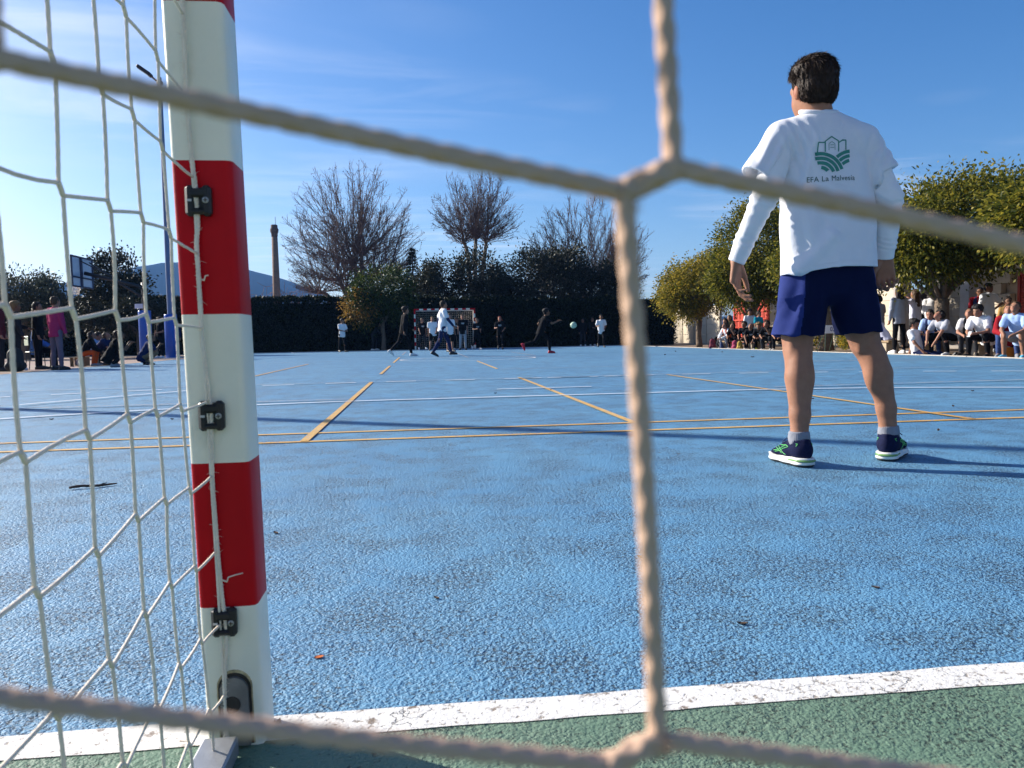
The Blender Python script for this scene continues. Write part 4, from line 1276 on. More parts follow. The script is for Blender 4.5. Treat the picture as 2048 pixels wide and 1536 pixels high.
t = empty('basketball_hoop', (-10.12, 30.4, 0), 0, 'basketball hoop with clear backboard on a long arm and blue padded post', 'basketball hoop')
V, F = lathe([(0.075, 0), (0.075, 2.6), (0.07, 2.85), (0, 2.86)], 12); link('post', np_mesh('post', V, F, black_m), t)
V, F = lathe([(0.20, 0.02), (0.22, 0.03), (0.22, 1.78), (0.21, 1.82), (0.08, 1.825)], 20); pad = link('pad', np_mesh('pad', V, F, pad_m), t)
m = MB().tube([(0.0, 0, 2.68), (-1.95, -0.2, 3.2)], 0.075, 6).tube([(0.0, 0, 2.3), (-0.9, -0.1, 2.90)], 0.05, 6).tube([(-.95, -.1, 3.02), (-1.95, -.55, 3.62)], .022, 5).tube([(-.95, -.1, 3.02), (-1.95, .25, 3.62)], .022, 5)
m.build('arm', black_m, t, True)
m = MB()
by, bz = -0.25, 3.22
m2 = MB().box((-2.02, by, bz), (0.02, 1.74, 1.02)); bd = m2.build('backboard', mat('clear_board', (0.42, 0.50, 0.60), 0.12, 0.05, 2), t)
for (cy, cz, sy, sz) in ((0, .53, 1.8, .05), (0, -.53, 1.8, .05), (.88, 0, .05, 1.02), (-.88, 0, .05, 1.02), (-.1, 0, .16, 1.02), (0, -.2, 1.74, .05)):
    m.box((-2.0, by + cy, bz + cz), (0.055, sy, sz))
m.build('board_frame', mat('dark_blue_frame', (0.02, 0.028, 0.07), 0.5), bd)
m = MB(); m.tube([(-2.30 + .225 * math.cos(a), by + .225 * math.sin(a), 2.82) for a in np.linspace(0, 2 * math.pi, 25)], 0.011, 6, cap=False).box((-2.06, by, 2.82), (0.06, .12, .08))
rim = m.build('rim', mat('orange_rim', (0.55, 0.07, 0.05), .5), t, True)
m = MB()
for k in range(12):
    a0 = k * math.pi / 6
    for sg in (-1, 1):
        m.tube([(-2.30 + .22 * math.cos(a0), by + .22 * math.sin(a0), 2.81), (-2.30 + .17 * math.cos(a0 + sg * .26), by + .17 * math.sin(a0 + sg * .26), 2.62), (-2.30 + .13 * math.cos(a0 + sg * .52), by + .13 * math.sin(a0 + sg * .52), 2.42)], .006, 4)
m.build('hoop_net', cord_m, rim)
o = MB().box((-.13, -.18, 1.98), (.28, .02, .17), bev=.004).tube([(-.13, -.165, 1.80), (-.13, -.165, 2.0)], .01, 5).build('notice', mat('pale_notice', (.62, .60, .72), .6), t)

# ---------------------------------------------------------------- right side: panel wall, gate, school building
blockm = [mat('sand_concrete_panel', (0.50, 0.43, 0.33), 0.9, 0.12, 1.5, 0.3, 40), mat('sand_concrete_panel_b', (0.46, 0.40, 0.31), 0.9, 0.12, 1.5, 0.3, 40), mat('sand_concrete_panel_c', (0.53, 0.455, 0.35), 0.9, 0.12, 1.5, 0.3, 40)]
WX = 16.0
wall = empty('panel_wall', (WX, 34.8, 0), 0, 'sand-coloured concrete panel wall behind the bench on the right', 'wall')
postm = mat('wall_post', (0.42, 0.37, 0.30), .9, .12, 2, .2, 40); jm = mat('wall_joint', (0.30, 0.26, 0.20), .95)
pan = np_mesh('panel', *(lambda b: (np.array(b.v), b.f))(MB().box((0, 0, 0), (0.07, 1.94, 0.515), bev=0.012)), [blockm[0]], False)
pans = [pan]
for mm in blockm[1:]:
    c = pan.copy(); c.materials.clear(); c.materials.append(mm); pans.append(c)
ys = [24.5 + 2.0 * i for i in range(12) if not (34.3 < 24.5 + 2.0 * i < 38.6)]
for y in ys:
    for kz in range(4):
        link('panel', pans[random.randrange(3)], wall, (0, y + 1.0 - 34.8, 0.262 + 0.523 * kz))
pm_ = np_mesh('wall_post', *(lambda b: (np.array(b.v), b.f))(MB().box((0, 0, 1.08), (0.14, 0.055, 2.18), bev=0.008)), [postm], False)
for y in sorted(set(ys + [y + 2.0 for y in ys])):
    link('wall_post', pm_, wall, (0.0, y - 34.8, 0))
cp = np_mesh('coping', *(lambda b: (np.array(b.v), b.f))(MB().box((0, 0, 0), (0.20, 1.99, 0.06), bev=0.01)), [postm], False)
for y in ys:
    link('coping', cp, wall, (0, y + 1.0 - 34.8, 2.205))
# red lattice gate
redm = mat('red_gate_paint', (0.50, 0.06, 0.03), 0.5, 0.12, 3)
gate = empty('lattice_gate', (WX - 0.05, 36.5, 0), 0, 'red metal lattice gate in the concrete wall', 'gate')
m = MB()
for yy in (-2.0, 2.0):
    m.box((0, yy, 1.1), (0.08, 0.08, 2.2))
m.box((0, 0, 2.16), (.07, 3.92, .07)).box((0, 0, .12), (.07, 3.92, .07)).box((0, 0, 1.2), (.06, 3.92, .06))
m.build('gate_frame', redm, gate)
bar = np_mesh('bar', *(lambda b: (np.array(b.v), b.f))(MB().box((0, 0, 1.14), (.03, .045, 1.97))), [redm], False)
for i in range(9):
    link('bar', bar, gate, (0.0, -1.8 + .45 * i, 0))
m = MB().box((0.06, 0, 1.14), (0.015, 3.88, 1.96)); m.build('sheet', mat('red_gate_sheet', (0.42, 0.05, 0.028), .55, .15, 3), gate)
sl_ = np_mesh('brace', *(lambda b: (np.array(b.v), b.f))(MB().box((0, 0, 0), (.028, 3.9, .03))), [redm], False)
for z in (0.48, 0.84, 1.56, 1.86):
    link('brace', sl_, gate, (-0.001, 0, z))

# school building with a porch
bw = mat('sand_block_wall', (0.46, 0.36, 0.25), .9, .12, 2.0, .3, 30)
bld = empty('school_building', (19.0, 17.5, 0), 0, 'sand-brick school building with columned porch and red doors behind the trees', 'building')
rowm = [np_mesh('block', *(lambda b: (np.array(b.v), b.f))(MB().box((0, 0, 0), (0.20, 0.79, 0.325), bev=0.010)), [mm], False) for mm in blockm]
BX0 = 0.0
openings = [(1.2, 2.5, 0, 2.3), (4.2, 5.4, 0, 2.3), (-3.0, -0.8, 1.0, 2.1), (-6.8, -4.6, 1.0, 2.1)]
nblk = 0
for r_ in range(10):
    for c_ in range(24):
        y = -9.0 + c_ * 0.8 + (0.4 if r_ % 2 else 0); z = 0.166 + r_ * 0.335
        if any(a - .42 < y < b + .42 and lo_ - .1 < z < hi_ + .1 for a, b, lo_, hi_ in openings):
            continue
        link('block', rowm[random.randrange(3)], bld, (0.0, y, z)); nblk += 1
MB().box((0.22, 0.2, 1.7), (0.2, 20.4, 3.4)).build('wall_core', bw, bld)
colm = mat('grey_concrete_column', (0.34, 0.32, 0.30), .9, .12, 3, .2, 30)
for y in (7.2, 3.9, 0.5, -2.9, -6.3):
    MB().box((-2.9, y, 1.6), (0.40, 0.40, 3.2), bev=0.015).build('column', colm, bld)
MB().box((-1.3, 0.2, 3.46), (4.4, 20.6, 0.30), bev=0.02).build('roof', mat('porch_roof', (0.20, 0.17, 0.145), .9, .15, 2), bld)
MB().box((-1.45, 0.2, -0.0), (2.6, 20.6, 0.10), bev=0.01).build('porch_floor', mat('porch_floor', (.26, .23, .2), .85, .15, 3), bld)
red_d = mat('red_door_paint', (0.33, 0.04, 0.022), .5, .12, 3)
for a, b, lo_, hi_ in openings[:2]:
    d = MB().box((-0.13, a + .05, 1.15), (.08, .1, 2.3)).box((-0.13, b - .05, 1.15), (.08, .1, 2.3)).box((-.13, (a + b) / 2, 2.26), (.08, b - a - .2, .08)).build('door', red_d, bld)
    MB().box((-.105, (a + b) / 2, 1.13), (.03, b - a - .2, 2.2)).build('leaf', mat('red_door_leaf', (.26, .035, .02), .55), d)
    sm = np_mesh('slat', *(lambda q: (np.array(q.v), q.f))(MB().box((0, 0, 0), (.02, b - a - .26, .05), R=((.9, 0, .43), (0, 1, 0), (-.43, 0, .9)))), [red_d], False)
    for i in range(26):
        link('slat', sm, d, (-.135, (a + b) / 2, .18 + i * .08))
win = mat('dark_window_glass', (.02, .022, .025), .08, .05)
for a, b, lo_, hi_ in openings[2:]:
    w = MB().box((-.06, (a + b) / 2, hi_ - .03), (.1, b - a, .06)).box((-.06, (a + b) / 2, lo_ + .03), (.14, b - a + .1, .06)).box((-.06, a + .03, (lo_ + hi_) / 2), (.1, .06, hi_ - lo_ - .12)).box((-.06, b - .03, (lo_ + hi_) / 2), (.1, .06, hi_ - lo_ - .12)).box((-.06, (a + b) / 2, (lo_ + hi_) / 2), (.08, .05, hi_ - lo_ - .12)).build('window', mat('window_frame', (.25, .24, .22), .6), bld)
    for s in (-1, 1):
        MB().box((-.03, (a + b) / 2 + s * (b - a) / 4, (lo_ + hi_) / 2), (.01, (b - a) / 2 - .1, hi_ - lo_ - .14)).build('pane', win, w)

# ---------------------------------------------------------------- benches, sign, bags, ball, chair
wood = mat('weathered_bench_wood', (0.27, 0.19, 0.11), .8, .3, 7, .3, 40)
concd = mat('bench_block', (0.36, 0.30, 0.22), .9, .2, 6, .3, 40)


def bench(x, y, L, rz, label, h=0.40):
    t = empty('bench', (x, y, -0.04), rz, label, 'bench')
    for s in (-.5, 0, .5):
        MB().box((s * (L - .5), 0, (h - .06) / 2 + .02), (.24, .36, h - .06), bev=.01).build('support', concd, t)
    for k in range(2):
        MB().box((0, -.105 + .21 * k, h - 0.005), (L, .20, .055), bev=.008).build('plank', wood, t)
    return t


bench(11.52, 26.0, 5.6, math.pi / 2, 'low wooden bench under the children in black, beside the panel wall', .31)
bench(12.02, 15.6, 4.2, math.pi / 2 + .06, 'low wooden bench under the boys on the right', .31)
bench(12.35, 19.9, 1.4, math.pi / 2, 'short bench between the goalkeeper and the standing girls', .31)
# number board on a folding stand
t = empty('number_board', (11.32, 20.6, 0), 0.15, 'white board with number 03 on a thin green stand', 'sign')
MB().box((0, 0, .62), (.40, .012, .23), bev=.003).build('board', mat('white_card', (.78, .78, .80), .6, .03), t)
gsm = mat('green_steel', (.05, .10, .06), .5)
for xx_, a in ((-.15, -.02), (.15, .02)):
    MB().tube([(xx_ + a, .02, .0), (xx_, .018, .72)], .008, 6).build('leg', gsm, t)
    MB().tube([(xx_ + a * 3, .34, .0), (xx_, .025, .66)], .008, 6).build('leg', gsm, t)
bpy.ops.object.select_all(action='DESELECT')
fc = bpy.data.curves.new('digits', 'FONT'); fc.body = '03'; fc.size = .17; fc.align_x = 'CENTER'; fc.align_y = 'CENTER'; fc.extrude = .0008; fc.offset = .003
fo = bpy.data.objects.new('digits_tmp', fc); COL.objects.link(fo)
bpy.context.view_layer.update()
me = bpy.data.meshes.new_from_object(fo.evaluated_get(bpy.context.evaluated_depsgraph_get()))
bpy.data.objects.remove(fo)
me.materials.clear(); me.materials.append(mat('marker_ink', (.09, .08, .22), .6))
o = link('digits', me, t, (.055, -.0075, .62)); o.rotation_euler = (math.pi / 2, 0, 0)


def ball(name, loc, r, m1, m2, label):
    V, F = [], []
    n, k = 24, 14
    prof = [(r * math.sin(math.pi * i / k), -r * math.cos(math.pi * i / k)) for i in range(k + 1)]
    V, F = lathe(prof, n)
    t = empty(name, loc, 0, label, 'ball'); t.rotation_euler = (.5, .3, .2)
    link('shell', np_mesh('shell', V, F, m1), t)
    m = MB()
    for ax in range(3):
        for off in (-.38, .38):
            rr_ = math.sqrt(1 - off * off) * (r + .0005)
            pts = []
            for a in np.linspace(0, 2 * math.pi, 33):
                p = [rr_ * math.cos(a), rr_ * math.sin(a)]; p.insert(ax, off * r); pts.append(p)
            m.tube(pts, r * .028, 5, cap=False)
    m.build('seams', m2, t, True)
    return t


ball('handball', (4.14, 21.0, 0.87), 0.088, mat('pale_green_ball', (.50, .62, .46), .5, .15, 20), mat('green_seam', (.10, .22, .15), .6), 'pale green and white handball in mid air right of the sprinting boy')
ball('football', (-9.45, 23.0, 0.105), 0.105, mat('white_ball', (.72, .70, .78), .5, .1, 20), mat('violet_seam', (.12, .06, .20), .6), 'white ball with violet seams on the ground by the orange trousers')


def backpack(loc, rz, s, m1, m2, label):
    t = empty('backpack', loc, rz, label, 'bag')
    V, F = sdf_mesh([rc((0, 0, .10), (0, 0, .30), .13, .115, .03, None, (1.05, .72, 1)), el((0, -.085, .13), (.095, .05, .085), .02), rc((-.11, 0, .1), (.11, 0, .1), .06, .06, .04)], .014, [lambda X: -X[..., 2] + .004])
    V = relax(V, F, 1); V += .006 * vnoise(V, 14, 5)[:, None] * vnormals(V, F)
    V[:, 2] = np.maximum(V[:, 2], 0)
    link('body', np_mesh('body', V * s, F, m1), t)
    m = MB()
    for sx in (-.07, .07):
        m.tube([(sx, .07, .38), (sx * 1.1, .13, .30), (sx * 1.25, .135, .18), (sx * 1.3, .085, .06)], .012, 6)
    m.tube([(-.03, .04, .41), (0, .05, .45), (.03, .04, .41)], .009, 6).box((0, -.128, .16), (.15, .008, .010))
    o = m.build('straps', m2, t, True); o.scale = (s, s, s)
    return t


backpack((10.98, 28.6, -.04), .4, 1.0, mat('maroon_fabric', (.14, .015, .03), .8, .2, 9), black_m, 'maroon backpack on the ground at the left end of the bench')
backpack((11.0, 27.75, -.04), 1.0, .72, mat('navy_fabric', (.02, .04, .11), .8, .2, 9), black_m, 'small navy bag lying left of the white shoes')
backpack((11.02, 26.55, -.04), -.5, .85, mat('berry_fabric', (.28, .02, .07), .8, .2, 9), black_m, 'berry-red bag between the legs under the bench')
backpack((11.05, 26.2, -.04), .2, .8, mat('mustard_fabric', (.42, .27, .05), .8, .2, 9), black_m, 'mustard yellow bag under the bench')
backpack((-9.35, 19.35, 0), .5, 1.35, mat('black_nylon', (.016, .016, .019), .7, .2, 9), black_m, 'big black sports bag on the ground at far left')
backpack((-9.75, 18.9, 0), 1.5, .9, mat('violet_nylon', (.12, .10, .26), .7, .2, 9), black_m, 'violet bag at the left edge of the picture')


def chair(loc, rz, label):
    t = empty('school_chair', loc, rz, label, 'chair')
    sm = mat('pale_green_plastic', (.36, .42, .30), .5, .08, 6)
    V = []; n = 8
    MB().box((0, 0, .44), (.40, .38, .022), bev=.01).build('seat', sm, t)
    MB().box((0, -.19, .72), (.38, .022, .24), bev=.01).build('backrest', sm, t)
    fm = mat('chair_steel', (.05, .05, .055), .5)
    for sx in (-.17, .17):
        MB().tube([(sx, .16, 0), (sx, .15, .43)], .011, 6).build('leg', fm, t)
        MB().tube([(sx, -.20, 0), (sx, -.16, .43), (sx, -.175, .82)], .011, 6).build('leg', fm, t)
    return t


chair((-9.75, 21.2, 0), -0.9, 'pale green plastic school chair under the boy in the blue jacket')
orange_b = empty('drink_crate', (11.95, 14.75, -.04), .3, 'small orange plastic tub under the right-hand bench', 'tub')
V, F = lathe([(.09, 0), (.10, .01), (.125, .19), (.135, .195), (.135, .21), (.115, .21), (.095, .02)], 20)
link('tub', np_mesh('tub', V, F, mat('orange_plastic', (.62, .22, .03), .45, .08, 6)), orange_b)
MB().tube([(.12 * math.cos(a), .02, .21 + .05 * math.sin(a)) for a in np.linspace(0, math.pi, 9)], .006, 5).build('handle', black_m, orange_b)
# low shrubs by the wall
def low_plant(x, y, s, n, m_, label, seed):
    t = empty('low_shrub', (x, y, -.04), 0, label, 'shrub')
    P_, D_, cc = crown_pts([((0, 0, .28 * s), (.35 * s, .3 * s, .26 * s))], n, seed, .07)
    P_[:, 2] = np.abs(P_[:, 2])
    V, F = leaves(P_, D_, .10, .05, seed)
    tag(link('foliage', np_mesh('foliage', V, F, m_, False), t), kind='stuff')
    m = MB()
    for q in cc[:10]:
        m.tube([(0, 0, 0), np.abs(q) * (np.sign(q[0]) * .5, np.sign(q[1]) * .5, .5), q * (1, 1, 1) + (0, 0, .02)], [.012, .008, .004], 5)
    m.build('stems', bark_m, t)


low_plant(12.6, 21.4, 1.5, 900, leaf_yellow, 'low yellowing shrub behind the number board', 91)
low_plant(11.9, 22.9, 1.1, 500, leaf_yellow, 'small dry shrub left of the number board trunk', 92)
low_plant(14.6, 24.8, 1.4, 700, leaf_green, 'low green shrub at the foot of the panel wall', 93)
# ---------------------------------------------------------------- people
skin_a = skin_mat('skin_light', (0.29, 0.148, 0.094))
skin_b = skin_mat('skin_tan', (0.21, 0.105, 0.062))
skin_c = skin_mat('skin_rosy', (0.34, 0.170, 0.115))


def fabric(name, col, var=0.12, sheen=0.0):
    return mat(name, col, 0.85, var, 9, 0.25, 70, spec=0.06, sheen=sheen, bdist=0.006)


f_white = fabric('white_cotton', (0.76, 0.76, 0.78), 0.05)
f_offw = fabric('offwhite_cotton', (0.60, 0.59, 0.60), 0.08)
f_grey = fabric('grey_jersey', (0.30, 0.31, 0.34), 0.1)
f_black = fabric('black_cotton', (0.009, 0.009, 0.011))
f_charc = fabric('charcoal_cloth', (0.030, 0.031, 0.036))
f_navy = fabric('navy_cloth', (0.016, 0.024, 0.075))
f_blue = fabric('bright_blue_cloth', (0.07, 0.16, 0.45), 0.4)
f_pink = fabric('raspberry_knit', (0.34, 0.03, 0.11))
f_pgrey = fabric('mauve_grey_cloth', (0.16, 0.12, 0.16))
f_orange = fabric('orange_cloth', (0.52, 0.085, 0.02))
f_teal = fabric('teal_cloth', (0.01, 0.26, 0.36))
f_olive = fabric('olive_cloth', (0.17, 0.13, 0.06))
f_maroon = fabric('maroon_cloth', (0.12, 0.025, 0.03))
f_jeans = fabric('blue_denim', (0.045, 0.075, 0.19), 0.25)
f_yel = fabric('straw_yellow_cloth', (0.36, 0.21, 0.07))
f_red = fabric('red_cloth', (0.26, 0.015, 0.022))
f_lilac = fabric('lilac_white_cloth', (0.58, 0.58, 0.70), 0.1)
f_lblue = fabric('light_blue_cloth', (0.32, 0.45, 0.72), 0.1)
f_brownp = fabric('khaki_cloth', (0.20, 0.14, 0.085))
f_ltgrey = fabric('light_grey_fleece', (0.36, 0.37, 0.42), 0.1)
s_white = mat('white_trainers', (0.68, 0.67, 0.66), .55, .1, 20)
s_black = mat('black_trainers', (0.015, 0.015, 0.018), .5, .2, 20)
s_red = mat('red_trainers', (0.48, 0.012, 0.035), .5, .1, 20)
s_grey = mat('grey_trainers', (0.20, 0.21, 0.24), .6, .2, 20)
s_lime = mat('lime_trainers', (0.55, 0.65, 0.06), .5, .1, 20)
s_sky = mat('sky_blue_trainers', (0.12, 0.42, 0.60), .5, .1, 20)
h_black = mat('black_hair', (0.010, 0.008, 0.008), .65, .3, 60, .6, 120, bdist=.004, spec=.25)
h_dark = mat('dark_brown_hair', (0.022, 0.013, 0.009), .65, .3, 60, .6, 120, bdist=.004, spec=.25)
h_brown = mat('brown_hair', (0.065, 0.035, 0.018), .65, .3, 60, .6, 120, bdist=.004, spec=.25)
h_fair = mat('fair_hair', (0.20, 0.12, 0.05), .65, .3, 60, .6, 120, bdist=.004, spec=.25)
h_red = mat('red_hair', (0.26, 0.05, 0.025), .65, .3, 60, .6, 120, bdist=.004, spec=.25)


def head_prims(c, Rm, s=1.0, neck=None, nr=0.052):
    L = lambda q: np.array(c) + (np.array(q) * s) @ Rm
    P = [el(L((0, -.010, .030)), np.array((.076, .094, .088)) * s, .02, Rm),
         el(L((0, .030, -.030)), np.array((.062, .066, .074)) * s, .03, Rm),
         rc(L((0, .050, -.045)), L((0, .062, -.092)), .046 * s, .026 * s, .025),
         rc(L((0, .088, .006)), L((0, .106, -.030)), .008 * s, .013 * s, .010),
         rc(L((-.040, .068, .022)), L((.040, .068, .022)), .017 * s, .017 * s, .012),
         el(L((-.078, -.004, -.010)), np.array((.011, .020, .031)) * s, .008, Rm),
         el(L((.078, -.004, -.010)), np.array((.011, .020, .031)) * s, .008, Rm)]
    if neck is not None:
        P.append(rc(L((0, -.022, -.05)), neck, nr * s, nr * 1.12, .03))
    return P


def face_tint(V, c, Rm, s):
    q = ((V - np.array(c)) @ np.array(Rm).T) / s
    col = np.ones((len(V), 4), np.float32)
    def blob(p, r, rgb):
        d = np.sqrt((((q - np.array(p)) / np.array(r)) ** 2).sum(1))
        w = np.clip(1.4 - d, 0, 1)[:, None]
        col[:, :3] = col[:, :3] * (1 - w) + w * np.array(rgb)
    for sx in (-1, 1):
        blob((sx * .031, .088, .004), (.013, .03, .008), (.10, .08, .08))
        blob((sx * .032, .090, .026), (.019, .03, .006), (.22, .16, .13))
        blob((sx * .045, .07, -.035), (.02, .03, .018), (1.0, .78, .76))
        blob((sx * .080, -.004, -.010), (.02, .03, .036), (1.0, .72, .66))
    blob((0, .098, -.060), (.021, .03, .008), (.85, .42, .42))
    return col


def hair_mesh(style):
    if style in HAIR:
        return HAIR[style]
    vox = 0.009
    pr = [el((0, -.018, .036), (.087, .104, .097), .02), el((0, -.045, -.010), (.080, .070, .075), .02)]
    cut = lambda X: np.minimum(X[..., 1] - .030 - .25 * np.maximum(X[..., 2] - .02, 0), .066 - X[..., 2])
    low = lambda X: -(X[..., 2] + .070 - 0.5 * np.maximum(X[..., 1] + .02, 0))
    cuts = [cut, low]
    if style == 'mop':
        pr += [el((0, .03, .085), (.075, .075, .042), .03), el((0, -.02, .075), (.098, .108, .07), .03)]
    if style == 'long':
        cuts = [cut]
        pr += [rc((0, -.075, -.02), (0, -.100, -.30), .085, .065, .04, None, (1.25, .62, 1)), rc((-.07, -.04, -.02), (-.075, -.075, -.22), .038, .03, .03), rc((.07, -.04, -.02), (.075, -.075, -.22), .038, .03, .03)]
    if style == 'ponytail':
        pr += [el((0, -.125, .030), (.03, .03, .03), .02), rc((0, -.14, .02), (0, -.165, -.16), .034, .018, .03)]
    if style == 'pony_fly':
        pr += [el((0, -.120, .035), (.03, .03, .03), .02), rc((-.02, -.14, .03), (-.10, -.19, -.05), .036, .030, .03)]
    V, F = sdf_mesh(pr, vox, cuts)
    V = relax(V, F, 1)
    Nn = vnormals(V, F)
    Q = V * np.array((1, 1, .35))
    V = V + Nn * (0.0075 * vnoise(Q, 70, 2) + .006 * vnoise(Q, 34, 3) + (.007 * vnoise(V, 22, 4) if style == 'mop' else 0))[:, None]
    HAIR[style] = (V, F)
    return HAIR[style]


HAIR, SHOE, HAIRM = {}, {}, {}


def shoe_mesh(m):
    if m.name not in SHOE:
        V, F = sdf_mesh([rc((0, .035, .052), (0, .12, .047), .041, .043, .02), rc((0, .12, .047), (0, .215, .034), .043, .034, .02), rc((0, .045, .06), (0, .055, .095), .038, .036, .02), rc((0, .03, .018), (0, .225, .018), .044, .040, .015, None, (1, 1, .62))], .011, [lambda X: -X[..., 2]])
        SHOE[m.name] = np_mesh('shoe', relax(V, F, 1), F, m)
    return SHOE[m.name]


def dirv(f, s, side):
    f, s = math.radians(f), math.radians(s)
    return np.array((side * math.sin(s), math.sin(f) * math.cos(s), -math.cos(f) * math.cos(s)))


POSE = {
    'stand': dict(lean=2, aL=(2, 9, 12, 2), aR=(2, 9, 12, 2), lL=(1, 4, -1, 3), lR=(1, 4, -1, 3)),
    'stand_b': dict(lean=0, aL=(8, 8, 75, -25), aR=(4, 10, 20, -5), lL=(4, 5, -1, 3), lR=(-2, 5, -2, 3)),
    'arms_bent': dict(lean=4, aL=(15, 10, 80, -30), aR=(15, 10, 80, -30), lL=(8, 4, 2, 3), lR=(-6, 4, -10, 3)),
    'walk': dict(lean=4, aL=(-22, 8, -5, 2), aR=(22, 8, 40, -2), lL=(26, 2, 14, 2), lR=(-16, 2, -32, 2, 25)),
    'walk_b': dict(lean=8, aL=(25, 8, 45, -5), aR=(-18, 9, -2, 2), lL=(-20, 3, -48, 3, 38), lR=(24, 3, 8, 3)),
    'run': dict(lean=14, aL=(-35, 12, 45, -12), aR=(35, 12, 105, -20), lL=(62, 3, -8, 2), lR=(-16, 3, -78, 2, 60)),
    'jog': dict(lean=8, aL=(-25, 14, 60, -18), aR=(20, 14, 95, -22), lL=(34, 3, -14, 2), lR=(-6, 3, -62, 2, 50)),
    'sprint': dict(lean=20, aL=(-45, 10, 35, -10), aR=(45, 10, 110, -15), lL=(48, 2, 2, 2), lR=(-34, 2, -78, 2, 65)),
    'hip': dict(lean=0, aL=(-12, 48, 10, -52), aR=(4, 9, 12, 2), lL=(1, 6, -1, 4), lR=(1, 6, -1, 4), tw=25),
    'fixhair': dict(lean=0, aL=(60, 55, 165, -30), aR=(60, 35, 165, -45), lL=(1, 3, -1, 2), lR=(4, 3, 1, 2)),
    'fold': dict(lean=3, aL=(18, 10, 80, -62), aR=(18, 10, 74, -62), lL=(1, 4, -1, 3), lR=(1, 4, -1, 3)),
    'bend': dict(lean=38, aL=(20, 8, 45, -10), aR=(28, 8, 50, -10), lL=(18, 3, -8, 2), lR=(4, 3, -14, 2)),
    'sit': dict(lean=33, aL=(28, 8, 66, -28), aR=(28, 8, 66, -28), lL=(99, 9, -8, 3), lR=(99, 9, -11, 3), hd=(-14, 0)),
    'sit_phone': dict(lean=37, aL=(20, 8, 82, -30), aR=(20, 8, 82, -30), lL=(98, 12, -12, 2), lR=(99, 10, -6, 3), hd=(22, 0)),
    'sit_chin': dict(lean=38, aL=(52, 2, 150, -16), aR=(30, 8, 72, -35), lL=(99, 8, -8, 3), lR=(98, 8, -12, 3), hd=(-18, 0)),
    'sit_hang': dict(lean=44, aL=(40, 6, 24, -18), aR=(40, 6, 28, -22), lL=(98, 14, -10, 3), lR=(98, 14, -4, 3), hd=(-28, 0)),
    'sit_up': dict(lean=6, aL=(12, 8, 60, -20), aR=(12, 8, 60, -20), lL=(85, 9, 2, 3), lR=(85, 9, -4, 3)),
    'sit_out': dict(lean=-4, aL=(8, 8, 50, -35), aR=(8, 8, 50, -35), lL=(82, 6, 38, 3, -30), lR=(86, 6, 16, 3)),
    'floor': dict(lean=-12, aL=(-32, 14, -20, 8), aR=(30, 18, 40, -10), lL=(84, 10, 80, 4, -60), lR=(78, 4, 84, 2, -60), pz=.11, hd=(8, 0)),
    'crouch': dict(lean=30, aL=(34, 4, 138, -24), aR=(30, 4, 146, -26), lL=(112, 14, -40, 5), lR=(110, 12, -42, 5), hd=(-8, 0)),
}


